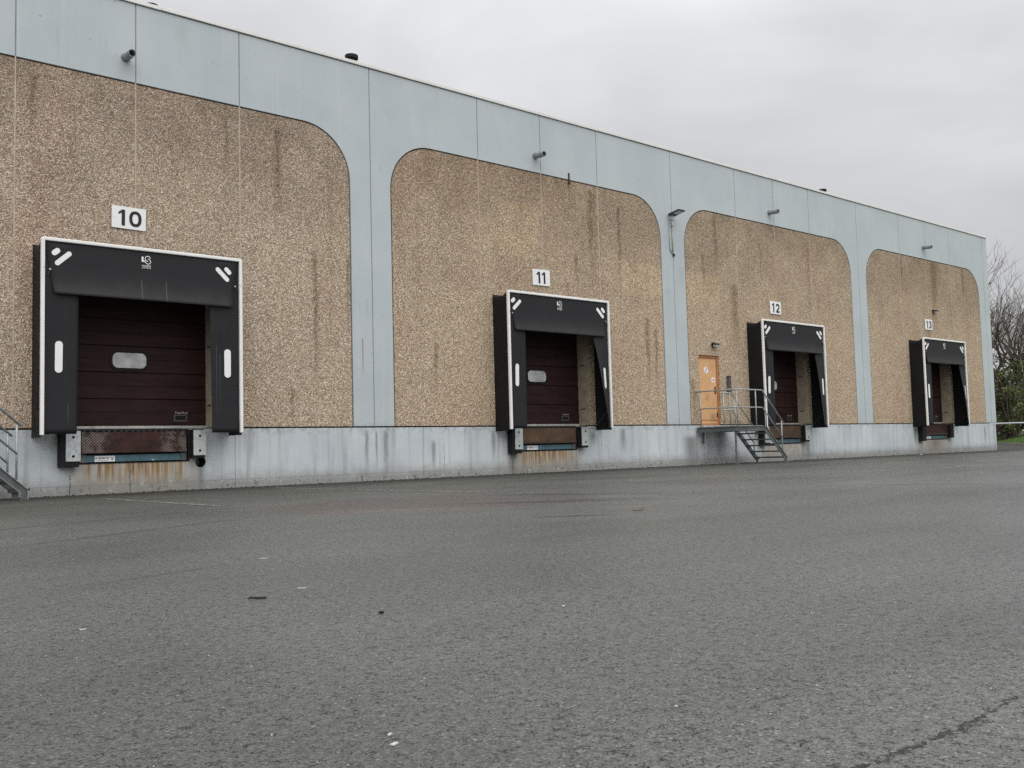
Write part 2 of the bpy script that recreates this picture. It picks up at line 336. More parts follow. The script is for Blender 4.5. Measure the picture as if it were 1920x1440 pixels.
# ---- shelter fabrics
def fabric(name, c, dusty):
    n = NB(name, c, .6, 0., .2)
    X, Y, Z = n.xyz
    base = n.mix(n.noise(1.6, 4.), tuple(q * .85 for q in c), tuple(q * 1.2 for q in c))
    if dusty:
        dd = n.m('ADD', Z, n.m('MULTIPLY', n.m('SUBTRACT', n.noise(3., 5., .65), .5), .35))
        dust = n.mr(dd, 3.42, 3.86, 1., 0.)
        base = n.mix(n.m('MULTIPLY', dust, .5), base, (.075, .076, .070))
        sc = n.mr(n.noise(1., 4., .6, n.vec(9., 1., .8)), .66, .72)
        base = n.mix(n.m('MULTIPLY', sc, n.mr(Z, 3.4, 3.9, .25, 0.)), base, (.14, .14, .135))
        drip = n.total([n.streak(x, .014, 3.86, 3.0, soft_top=.03) for x in (-5.30, -4.85)])
        base = n.mix(n.m('MULTIPLY', drip, .4), base, (.22, .22, .215))
    else:
        sc = n.m('MULTIPLY', n.mr(n.noise(1., 4., .6, n.vec(16., 3., .35)), .67, .71), .3)
        base = n.mix(sc, base, (.07, .07, .07))
        wob = n.m('MULTIPLY', n.m('SUBTRACT', n.noise(2., 2.), .5), .03)
        scr = n.total([n.streak(x, .012, zt_, zb_, wob=wob, soft_top=.05) for x, zt_, zb_ in ((-3.87, 2.75, 1.1), (-3.80, 2.6, 1.3), (-6.55, 1.6, 1.1), (6.45, 2.2, 1.0), (24.95, 2.6, 1.3))])
        base = n.mix(n.m('MULTIPLY', scr, .45), base, (.13, .135, .14))
    n.color(base); n.bump(n.m('ADD', n.noise(2.2, 3.), n.m('MULTIPLY', n.noise(240., 1.), .03)), .25, .03)
    return n.mat
MT['curtain'] = fabric('curtain_fabric', (.023, .0235, .026), False)
MT['flap'] = fabric('flap_fabric', (.024, .0245, .027), True)
MT['side'] = simple('side_cover_fabric', (.0065, .007, .0095), .6, 0., .3, 3., .3, .4, 6.)

MT['white'] = simple('white_plastic', (.89, .89, .87), .45, 0., .04, 3.)
MT['mark'] = simple('white_reflector', (.92, .92, .91), .5, 0., .02, 5.)
MT['sign'] = simple('white_sign_sheet', (.90, .90, .90), .4, 0., .03, 4.)
MT['black'] = simple('black_vinyl', (.018, .018, .020), .5, 0., .1)
MT['rubber'] = simple('black_rubber', (.013, .013, .014), .75, 0., .3, 9., .3, .3, 50.)
MT['dark'] = simple('pit_dark_steel', (.016, .016, .018), .7, 0., .3)
MT['void'] = simple('dark_interior', (.006, .006, .006), .9)
n = NB('galvanised_plate', (.58, .62, .62), .42, .55)
f = n.noise(14., 4., .6); n.color(n.ramp(f, [(.3, (.47, .51, .51)), (.7, (.68, .72, .72))]))
g_ = n.mr(n.noise(9., 5., .7), .62, .7); n.rough(n.mr(f, .3, .7, .35, .55)); n.color(n.mix(n.m('MULTIPLY', g_, .5), n.ramp(f, [(.3, (.47, .51, .51)), (.7, (.68, .72, .72))]), (.25, .24, .21)))
MT['galv'] = n.mat
n = NB('galvanised_tube', (.40, .42, .41), .5, .35)
f = n.noise(11., 4., .6); n.color(n.ramp(f, [(.3, (.31, .325, .315)), (.7, (.49, .51, .50))])); MT['tube'] = n.mat
n = NB('grey_steel_section', (.2, .21, .21), .55, .25)
f = n.noise(4., 5., .65); n.color(n.ramp(f, [(.3, (.085, .095, .098)), (.7, (.165, .178, .178))]))
MT['section'] = n.mat
MT['seal_grey'] = simple('grey_sealant', (.27, .285, .28), .7, 0., .2, 8.)
MT['seal_tan'] = simple('tan_sealant', (.50, .425, .33), .8, 0., .2, 5.)
MT['core'] = simple('jamb_concrete', (.36, .31, .23), .85, 0., .22, 4., .3, .3, 30.)
MT['coping'] = simple('pale_coping_metal', (.80, .79, .76), .45, .1, .06, 2.)
MT['roof'] = simple('grey_roofing', (.16, .16, .16), .9)
MT['alu'] = simple('door_edge_aluminium', (.50, .50, .45), .5, .3, .2, 7.)
MT['teal'] = simple('teal_painted_steel', (.075, .155, .18), .45, .1, .28, 5.)
MT['grille'] = simple('grey_plastic', (.085, .087, .09), .5)

n = NB('maroon_door_paint', (.05, .026, .026), .6, 0., .15)
f = n.noise(1., 4., .6, n.vec(1.2, 1., 9.)); b_ = n.ramp(f, [(.3, (.024, .0105, .0115)), (.7, (.040, .0185, .018))])
n.color(n.mix(n.mr(n.noise(1.5, 4.), .5, .75, 0., .35), b_, (.040, .030, .024))); n.bump(n.noise(1., 2., .5, n.vec(2., 1., 60.)), .15, .004)
MT['door'] = n.mat

n = NB('worn_checker_plate', (.1, .05, .04), .5, .4)
X, Y, Z = n.xyz
dia = n.m('MULTIPLY', n.m('SINE', n.m('MULTIPLY', n.m('ADD', X, Z), 62.)), n.m('SINE', n.m('MULTIPLY', n.m('SUBTRACT', X, Z), 62.)))
dia = n.mr(n.m('ABSOLUTE', dia), .12, .4, 1., 0.)
rustc = n.ramp(n.noise(6., 5., .65), [(.3, (.022, .010, .009)), (.7, (.070, .024, .019))])
xl = n.m('ABSOLUTE', n.m('SUBTRACT', X, -5.22))
side = n.m('MULTIPLY', n.mr(n.m('ADD', xl, n.m('MULTIPLY', n.m('SUBTRACT', n.noise(5., 5., .7), .5), .5)), .42, .62), n.mr(X, -1., 0., 1., 0.))
side = n.m('MULTIPLY', side, n.mr(n.noise(6., 5., .65), .38, .55, .08, 1.))
brown = n.ramp(n.noise(3., 5., .6), [(.3, (.055, .045, .036)), (.7, (.16, .088, .045))])
gate = n.m('MULTIPLY', n.mr(X, -1., 0.), n.mr(X, 21., 22., 1., 0.))
b_ = n.mix(gate, rustc, brown)
b_ = n.mix(n.m('MULTIPLY', n.m('MULTIPLY', dia, side), .62), b_, (.46, .44, .38))
b_ = n.mix(n.m('MULTIPLY', n.m('MULTIPLY', dia, n.mr(n.noise(5., 4., .65), .5, .68)), .3), b_, (.20, .14, .11))
n.color(b_); n.bump(dia, .5, .006); MT['lip'] = n.mat

n = NB('orange_door_paint', (.66, .30, .10), .5)
b_ = n.ramp(n.noise(2.5, 4.), [(.3, (.68, .395, .19)), (.7, (.77, .47, .24))])
sm_ = n.total([n.m('MULTIPLY', n.box(11.95, 12.3, 1.25, 1.5, .1), 1.), n.m('MULTIPLY', n.box(11.75, 11.95, 1.9, 2.12, .06), .7), n.m('MULTIPLY', n.box(12.0, 12.25, 2.75, 3.0, .1), .4)])
sm_ = n.m('MULTIPLY', sm_, n.mr(n.noise(9., 5., .7), .35, .6))
n.color(n.mix(n.m('MULTIPLY', sm_, .6), b_, (.18, .10, .05))); MT['orange'] = n.mat
MT['orange_frame'] = simple('orange_frame_paint', (.50, .20, .075), .55, 0., .2, 4.)
MT['door_glass'] = simple('frosted_acrylic', (.52, .53, .53), .22, 0., .35, 4.5)
MT['lens'] = simple('lamp_lens', (.45, .47, .47), .25, 0., .08)
MT['lampbody'] = simple('dark_lamp_body', (.03, .032, .034), .5, .2)
MT['spout'] = simple('grey_pvc', (.23, .25, .255), .5, 0., .12, 8.)
MT['rust'] = simple('rusted_steel', (.06, .035, .025), .85, 0., .4, 20.)
MT['ink'] = simple('dark_ink', (.012, .012, .014), .6)
MT['paper'] = simple('scrap_paper', (.52, .51, .47), .8, 0., .15, 60.)
MT['bark'] = simple('dark_bark', (.105, .088, .072), .9, 0., .3, 3.)
MT['leaf_dry'] = simple('dry_leaf', (.16, .09, .04), .8)
MT['stone'] = simple('pale_chip', (.52, .51, .47), .8, 0., .2, 40.)
MT['kerbm'] = simple('kerb_concrete', (.16, .155, .145), .9, 0., .2, 2.)
MT['ever'] = simple('evergreen_leaf', (.045, .065, .022), .6, 0., .5, 1.2)
MT['ever2'] = simple('yellow_green_leaf', (.095, .115, .030), .6, 0., .5, 1.2)
MT['hedgebrown'] = simple('winter_leaf', (.095, .075, .046), .7, 0., .5, 1.2)
MT['grass'] = simple('grass_blade', (.085, .15, .030), .7, 0., .35, .8)
MT['soil'] = simple('grass_soil', (.060, .095, .026), .9, 0., .3, .8)

# ------------------------------------------------------------------ mesh helpers
class MB:
    def __init__(s): s.v = []; s.f = []
    def add(s, vs, fs):
        o = len(s.v); s.v += [tuple(q) for q in vs]; s.f += [tuple(i + o for i in f) for f in fs]; return s
    def box(s, x0, x1, y0, y1, z0, z1):
        return s.add([(x0, y0, z0), (x1, y0, z0), (x1, y1, z0), (x0, y1, z0), (x0, y0, z1), (x1, y0, z1), (x1, y1, z1), (x0, y1, z1)],
                     [(0, 1, 5, 4), (1, 2, 6, 5), (2, 3, 7, 6), (3, 0, 4, 7), (4, 5, 6, 7), (3, 2, 1, 0)])
    def prism(s, poly, y0, y1):            # poly in (x, z), counter-clockwise seen from -Y
        k = len(poly)
        vs = [(x, y0, z) for x, z in poly] + [(x, y1, z) for x, z in poly]
        return s.add(vs, [tuple(range(k)), tuple(range(2 * k - 1, k - 1, -1))] + [(i, k + i, k + (i + 1) % k, (i + 1) % k) for i in range(k)])
    def tube(s, path, r, n=8, cap=True, r1=None):
        path = [Vector(p) for p in path]; k = len(path); vs = []; ref = None
        for i, p in enumerate(path):
            d = (path[min(i + 1, k - 1)] - path[max(i - 1, 0)]).normalized()
            if ref is None: ref = Vector((0, 0, 1)) if abs(d.z) < .9 else Vector((1, 0, 0))
            a = d.cross(ref).normalized(); b = d.cross(a).normalized(); ref = -b if False else ref
            rr = r if r1 is None else r + (r1 - r) * i / (k - 1)
            vs += [p + (a * math.cos(2 * math.pi * j / n) + b * math.sin(2 * math.pi * j / n)) * rr for j in range(n)]
        fs = [(i * n + j, i * n + (j + 1) % n, (i + 1) * n + (j + 1) % n, (i + 1) * n + j) for i in range(k - 1) for j in range(n)]
        if cap: fs += [tuple(range(n - 1, -1, -1)), tuple(range((k - 1) * n, k * n))]
        return s.add(vs, fs)
    def grid(s, fn, nu, nv):
        vs = [fn(i / nu, j / nv) for j in range(nv + 1) for i in range(nu + 1)]
        return s.add(vs, [(j * (nu + 1) + i, j * (nu + 1) + i + 1, (j + 1) * (nu + 1) + i + 1, (j + 1) * (nu + 1) + i) for j in range(nv) for i in range(nu)])

ROOT = {}
def rootloc(o):
    while o.parent: o = o.parent
    return ROOT.get(o.name, Vector((0, 0, 0)))
def link(name, me, mat, parent=None, smooth=False, bevel=0., solid=0.):
    if mat: me.materials.append(MT[mat])
    if smooth:
        for p in me.polygons: p.use_smooth = True
    o = bpy.data.objects.new(name, me); col.objects.link(o)
    if parent: o.parent = parent
    if solid:
        md = o.modifiers.new('solid', 'SOLIDIFY'); md.thickness = solid; md.offset = 0.
    if bevel:
        md = o.modifiers.new('bevel', 'BEVEL'); md.width = bevel; md.segments = 2; md.limit_method = 'ANGLE'
    return o
def part(name, mb, mat, parent=None, origin=None, **kw):
    off = rootloc(parent) if parent else Vector(origin or (0, 0, 0))
    me = bpy.data.meshes.new(name)
    me.from_pydata([(v[0] - off.x, v[1] - off.y, v[2] - off.z) for v in mb.v], [], mb.f); me.update()
    bm = bmesh.new(); bm.from_mesh(me); bmesh.ops.recalc_face_normals(bm, faces=bm.faces); bm.to_mesh(me); bm.free()
    o = link(name, me, mat, parent, **kw)
    if not parent:
        o.location = off; ROOT[o.name] = off
    return o
def thing(name, loc, label, cat, group=None):
    o = bpy.data.objects.new(name, None); col.objects.link(o); o.location = loc; o.empty_display_size = .2
    ROOT[o.name] = Vector(loc); return tag(o, label, cat, group)
def tag(o, label, cat, group=None):
    o['label'] = label; o['category'] = cat
    if group: o['group'] = group
    return o
def structure(o, kind='structure'): o['kind'] = kind; return o
def rrect(cx, cz, w, h, r, ang=0., k=6):
    pts = []
    for sx, sz, a0 in ((1, 1, 0), (-1, 1, 90), (-1, -1, 180), (1, -1, 270)):
        for i in range(k + 1):
            a = R(a0 + 90 * i / k); pts.append((sx * (w / 2 - r) + r * math.cos(a), sz * (h / 2 - r) + r * math.sin(a)))
    c, s = math.cos(ang), math.sin(ang)
    return [(cx + x * c - z * s, cz + x * s + z * c) for x, z in pts]
def text_part(name, body, cx, cz, y, h, mat, parent, width=None, bold=0., sx=1.):
    cu = bpy.data.curves.new('txt', 'FONT'); cu.body = body; cu.size = 1.; cu.align_x = 'LEFT'; cu.offset = bold; cu.extrude = .0; cu.resolution_u = 4
    o = bpy.data.objects.new('txt', cu); col.objects.link(o)
    dg = bpy.context.evaluated_depsgraph_get(); me = bpy.data.meshes.new_from_object(o.evaluated_get(dg))
    bpy.data.objects.remove(o); bpy.data.curves.remove(cu)
    xs = [v.co.x for v in me.vertices]; ys = [v.co.y for v in me.vertices]
    kx = (width / (max(xs) - min(xs))) if width else None
    kz = h / (max(ys) - min(ys)); kx = kx or kz * sx
    mxx, mzz = (max(xs) + min(xs)) / 2, (max(ys) + min(ys)) / 2
    off = rootloc(parent)
    for v in me.vertices:
        v.co = Vector(((v.co.x - mxx) * kx + cx - off.x, y - off.y, (v.co.y - mzz) * kz + cz - off.z))
    me.update()
    return link(name, me, mat, parent, solid=.0015)

# ------------------------------------------------------------------ ground
def sheet(name, pts, mat):
    me = bpy.data.meshes.new(name); me.from_pydata(pts, [], [tuple(range(len(pts)))]); me.update()
    return structure(link(name, me, mat))
sheet('asphalt_yard', [(-400, -400, 0), (600, -400, 0), (600, 400, 0), (-400, 400, 0)], 'asphalt')
# worn bay markings
def road_line(x0, y0, x1, y1, w=.1):
    d = Vector((x1 - x0, y1 - y0, 0)).normalized(); q = Vector((-d.y, d.x, 0)) * w / 2
    a, b = Vector((x0, y0, .004)), Vector((x1, y1, .004))
    return sheet('road_marking', [a - q, b - q, b + q, a + q], 'line')
for seg in ((-6.5, -2.2, -6.45, -6.4), (-3.05, -1.2, -2.75, -7.3), (5.8, -3.9, 5.95, -4.9), (6.0, -5.0, 6.1, -5.4), (6.15, -5.6, 6.25, -6.1), (7.5, -9.0, 9.4, -8.6), (11.6, -3.2, 11.7, -5.6), (18.2, -3.0, 18.3, -6.2)):
    road_line(*seg)

# ------------------------------------------------------------------ warehouse
L, A, B = 10.4, 3.111, 2.089
PIL, RAD, G = .525, 1.14, .012
DOCKS = {10: -5.2, 11: 5.2, 12: 15.6, 13: 26.0}
OPW, OPT = 1.53, 4.25
wh = thing('warehouse', (0, 0, 0), 'long grey-beige concrete warehouse with four dock bays and rounded panel fields', 'building')
arc = [(math.cos(R(90 * i / 14)), math.sin(R(90 * i / 14))) for i in range(15)]
GR = .034
def panel(xl, xr, kind, notch=None):
    """kind: 'l' pilaster on the left, 'r' on the right, 'm' none; notch (x0, x1, ztop) cut from the bottom"""
    x0, x1 = xl + G, xr - G; zb = HJ + .018
    if kind == 'm':
        fp = [(x0, HF), (x1, HF), (x1, HT), (x0, HT)]
        ap = [(x0, zb), (x1, zb), (x1, HF - GR), (x0, HF - GR)]
        if notch:
            a, b, zt = notch
            if a <= x0 + .05: ap = [(b, zb), (x1, zb), (x1, HF - GR), (x0, HF - GR), (x0, zt), (b, zt)]
            else: ap = [(x0, zb), (a, zb), (a, zt), (x1, zt), (x1, HF - GR), (x0, HF - GR)]
    else:
        # built for a left pilaster, mirrored for a right one
        w = x1 - x0; e = PIL - G
        cur = [(e + RAD - RAD * c, HF - RAD + RAD * s) for c, s in arc]
        fp = [(0, zb), (e, zb)] + cur + [(w, HF), (w, HT), (0, HT)]
        r2 = RAD - GR; e2 = e + GR
        cur2 = [(e + RAD - r2 * c, HF - RAD + r2 * s) for c, s in arc]
        ap = [(e2, zb), (w, zb), (w, HF - GR)] + cur2[::-1]
        if notch:
            a, b, zt = notch[0] - x0, notch[1] - x0, notch[2]
            ap = [(e2, zb), (a, zb), (a, zt), (b, zt), (b, zb), (w, zb), (w, HF - GR)] + cur2[::-1]
        if kind == 'r':
            fp = [(w - x, z) for x, z in fp][::-1]; ap = [(w - x, z) for x, z in ap][::-1]
        fp = [(x + x0, z) for x, z in fp]; ap = [(x + x0, z) for x, z in ap]
    p = part('wall_panel', MB().prism(fp, 0., .2), 'paint', wh)
    part('aggregate_field', MB().prism(ap, .006, .2), 'agg', p)
    # joint sealant on the right-hand side of this panel
    zc = HF if kind != 'r' else zb
    part('joint_sealant', MB().box(xr - G, xr + G, .010, .05, zc, HT), 'seal_grey', wh)
    if kind != 'r': part('joint_sealant', MB().box(xr - G, xr + G, .003, .05, OPT if (kind == 'm' and notch and notch[1] > xr) else zb, HF), 'seal_tan', wh)
for bay in range(-2, 3):
    P = bay * L; xc = P + L / 2
    dock = bay >= -1
    panel(P, P + A, 'l', (11.41, 12.38, 3.27) if bay == 1 else None)
    panel(P + A, xc, 'm', (xc - OPW, xc + 1, OPT) if dock else None)
    panel(xc, P + L - A, 'm', (xc - 1, xc + OPW, OPT) if dock else None)
    panel(P + L - A, P + L, 'r')
XE = 31.2 + .46
part('corner_panel', MB().box(31.2 + G, XE, 0., .3, HJ + .018, HT), 'paint', wh)
# inner leaf of the wall round the openings
mb = MB(); xs = -20.8
for dk in sorted(DOCKS.values()):
    mb.box(xs, dk - OPW - .004, .2, .42, HJ, HT - .02) if not (dk == 15.6) else (mb.box(xs, 11.41, .2, .42, HJ, HT - .02), mb.box(11.41, 12.38, .2, .42, 3.27, HT - .02), mb.box(12.38, dk - OPW - .004, .2, .42, HJ, HT - .02))
    mb.box(dk - OPW - .004, dk + OPW + .004, .2, .42, OPT + .004, HT - .02); xs = dk + OPW + .004
mb.box(xs, XE - .31, .2, .42, HJ, HT - .02)
part('inner_leaf', mb, 'core', wh)
for dk in DOCKS.values():
    for sx in (-1, 1):
        xa, xb = sorted((dk + sx * OPW, dk + sx * (OPW - .015)))
        part('door_reveal', MB().box(xa, xb, .002, .398, HJ + .02, OPT - .02), 'core', wh, bevel=.004)
# small steel lugs on the jambs (right side), one each
for dk in DOCKS.values():
    for z in (1.62, 2.78):
        part('jamb_lug', MB().box(dk + OPW - .026, dk + OPW - .0155, .14, .30, z, z + .022), 'rust', wh)
# shell behind
part('roof', MB().box(-20.8, XE, .42, 30., 8.75, 8.95), 'roof', wh)
part('gable_wall', MB().box(XE - .28, XE - .002, .302, 30., 0., HT - .01), 'paint', wh)
part('gable_wall', MB().box(-20.8, -20.5, .43, 30., 0., HT - .01), 'paint', wh)
part('rear_wall', MB().box(-20.5, XE - .28, 29.7, 30., 0., HT - .01), 'paint', wh)
# coping pieces
x = -20.8
while x < XE:
    x2 = min(x + 4.02, XE + .05)
    dz = random.uniform(-.004, .004)
    part('coping', MB().box(x + .004, x2 - .004, -.035, .46, HT + .018 + dz, HT + .092 + dz), 'coping', wh, bevel=.006)
    x = x2
part('coping_shadow_strip', MB().box(-20.8, XE, .02, .4, HT - .01, HT + .02), 'dark', wh)  # dark strip stands in for the shadow line under the coping

# plinth blocks with leveller pits
def plinth_block(x0, x1, xc=None, hole=None):
    t, y0, y1 = HJ - .014, .012, .42
    if xc is None: poly = [(x0, -.3), (x1, -.3), (x1, t), (x0, t)]
    else: poly = [(x0, -.3), (x1, -.3), (x1, t), (xc + 1.02, t), (xc + 1.02, .545), (xc - 1.02, .545), (xc - 1.02, t), (x0, t)]
    o = part('plinth_block', MB().prism(poly, y0, y1), 'plinth', wh)
    if hole:
        c = part('cutter', MB().tube([(hole[0], -.2, hole[1]), (hole[0], .36, hole[1])], hole[2], 24), None)
        md = o.modifiers.new('hole', 'BOOLEAN'); md.object = c; md.operation = 'DIFFERENCE'; md.solver = 'EXACT'
        bpy.context.view_layer.update()
        me = bpy.data.meshes.new_from_object(o.evaluated_get(bpy.context.evaluated_depsgraph_get()))
        o.modifiers.clear(); o.data = me; bpy.data.objects.remove(c)
    return o
J = .005
edges = []
for bay in range(-2, 3):
    P = bay * L; edges += [P + 1.31, P + 7.15]
edges = [-20.8] + edges + [XE - .06]
for a, b in zip(edges[:-1], edges[1:]):
    xc = next((d for d in DOCKS.values() if a < d < b), None)
    plinth_block(a + J, b - J, xc, (-3.96, .525, .105) if xc == -5.2 else None)
part('hole_lining', MB().tube([(-3.96, .03, .525), (-3.96, .30, .525)], .104, 20, cap=False), 'void', wh)
part('plinth_backing', MB().box(-20.8, XE - .29, .43, .47, -.3, HJ - .03), 'void', wh)

# ------------------------------------------------------------------ sectional doors
def sectional_door(xc, k):
    y = .40
    d = part('sectional_door', MB().box(xc - OPW - .05, xc + OPW + .05, y + .03, y + .07, HJ, OPT + .1), 'door', wh)
    for i in range(6):
        z0 = 1.245 + i * .5
        mb = MB()
        prof = [(z0 + .006, y + .02), (z0 + .012, y), (z0 + .236, y), (z0 + .242, y + .007), (z0 + .252, y + .007), (z0 + .258, y), (z0 + .488, y), (z0 + .494, y + .02)]
        x0, x1 = xc - OPW - .04, xc + OPW + .04
        vs = [(x0, yy, zz) for zz, yy in prof] + [(x1, yy, zz) for zz, yy in prof]; m_ = len(prof)
        fs = [(q, m_ + q, m_ + q + 1, q + 1) for q in range(m_ - 1)]
        # shallow ribs
        part('door_section', mb.add(vs, fs), 'door', d)
    part('bottom_rail', MB().box(xc - OPW - .03, xc + OPW + .03, y - .02, y + .02, 1.187, 1.238), 'alu', d, bevel=.004)
    wf = part('window_frame', MB().prism(rrect(xc + .02, 2.475, .72, .375, .13), y - .016, y + .01), 'rubber', d)
    part('window_pane', MB().prism(rrect(xc + .02, 2.475, .625, .285, .1), y - .021, y - .012), 'door_glass', d)
    hx, hz = xc + 1.0, 1.385
    part('pull_handle', MB().box(hx - .13, hx + .13, y - .014, y + .004, hz + .045, hz + .065).box(hx - .13, hx + .13, y - .014, y + .004, hz - .065, hz - .04).box(hx - .13, hx - .105, y - .014, y + .004, hz - .04, hz + .045).box(hx + .105, hx + .13, y - .014, y + .004, hz - .04, hz + .045), 'grille', d)
    part('handle_recess', MB().box(hx - .105, hx + .105, y - .003, y + .004, hz - .04, hz + .045), 'void', d)
    text_part('door_lettering', '\u25ad\u25adCrawford' if False else 'Crawford', hx + .02, hz + .105, y - .004, .042, 'alu', d, width=.25, bold=.01)
for k, xc in DOCKS.items(): sectional_door(xc, k)

# ------------------------------------------------------------------ personnel door (part of the building)
dx0, dx1 = 11.41, 12.38
fr = part('steel_door', MB().box(dx0, dx0 + .06, .05, .16, HJ, 3.265).box(dx1 - .06, dx1, .05, .16, HJ, 3.265).box(dx0 + .06, dx1 - .06, .05, .16, 3.2, 3.265).box(dx0, dx1, .05, .3, HJ - .012, HJ + .03), 'orange_frame', wh, bevel=.004)
part('door_leaf', MB().box(dx0 + .063, dx1 - .063, .085, .13, HJ + .035, 3.195), 'orange', fr, bevel=.003)
part('kick_strip', MB().box(dx0 + .08, dx1 - .08, .076, .084, HJ + .14, HJ + .16), 'orange_frame', fr)
part('door_handle', MB().box(dx1 - .17, dx1 - .12, .07, .084, 2.12, 2.34).tube([(dx1 - .145, .07, 2.24), (dx1 - .145, .03, 2.24), (dx1 - .27, .03, 2.24)], .01, 8), 'lampbody', fr)
part('hinge', MB().box(dx1 - .1, dx1 - .085, .06, .084, 1.42, 1.56), 'lampbody', fr)
sg = part('round_sticker', MB().prism(rrect(11.83, 2.83, .2, .2, .0999), .080, .0845), 'sign', fr)
part('sticker_stripe', MB().prism([(11.77, 2.77), (11.785, 2.755), (11.89, 2.89), (11.875, 2.905)], .078, .0795), 'ink', fr)
pl = part('door_notice', MB().box(12.08, 12.23, .080, .0845, 2.47, 2.61), 'sign', fr)
part('notice_print', MB().box(12.12, 12.19, .078, .0795, 2.52, 2.56), 'ink', fr)

# ------------------------------------------------------------------ dock shelters
def ribbon(pts, w):
    mb = MB(); L_, R_ = [], []
    for i, p in enumerate(pts):
        a = Vector(pts[max(i - 1, 0)]); b = Vector(pts[min(i + 1, len(pts) - 1)]); d = (b - a).normalized(); q = Vector((-d.y, d.x)) * w / 2
        L_.append(Vector(p) + q); R_.append(Vector(p) - q)
    return L_ + R_[::-1]
def logo(xc, zc, h, y, parent):
    # L and S monogram, coordinates in units of the drawing (0..1), height 1
    def T(u, v): return (xc + (u - .5) * h, zc + (v - .5) * h)
    def C(px, py): return T((px - 680) / 560 + .5, .5 - (py - 560) / 560)
    sp = []
    for a in range(10, 236, 15): sp.append((760 + 160 * math.cos(R(a)), 480 - 165 * math.sin(R(a))))
    sp += [(700, 610), (770, 640)]
    s2 = [(600, 655), (640, 720), (700, 780)] + [(790 + 145 * math.cos(R(a)), 655 - 150 * math.sin(R(a))) for a in range(-100, 91, 15)] + [(770, 485)]
    mb = MB()
    for path in (sp, s2):
        k = len(path); rb = ribbon([C(*p) for p in path], .078 * h)
        for i in range(k - 1):
            q = [rb[i], rb[i + 1], rb[2 * k - 2 - i], rb[2 * k - 1 - i]]
            mb.add([(v[0], y, v[1]) for v in q], [(0, 1, 2, 3)])
    for poly in ([(385, 370), (500, 370), (500, 690), (385, 690)], [(500, 600), (590, 610), (640, 690), (500, 690)]):
        mb.add([(C(*p)[0], y - .0003, C(*p)[1]) for p in poly], [(0, 1, 2, 3)])
    part('logo_monogram', mb, 'mark', parent, solid=.0015)
    text_part('logo_lettering', 'LOADING', xc, zc - h * .66, y, h * .15, 'mark', parent, width=h * 1.0, bold=.03)
    text_part('logo_lettering', 'SYSTEMS', xc, zc - h * .88, y, h * .15, 'mark', parent, width=h * 1.0, bold=.0)

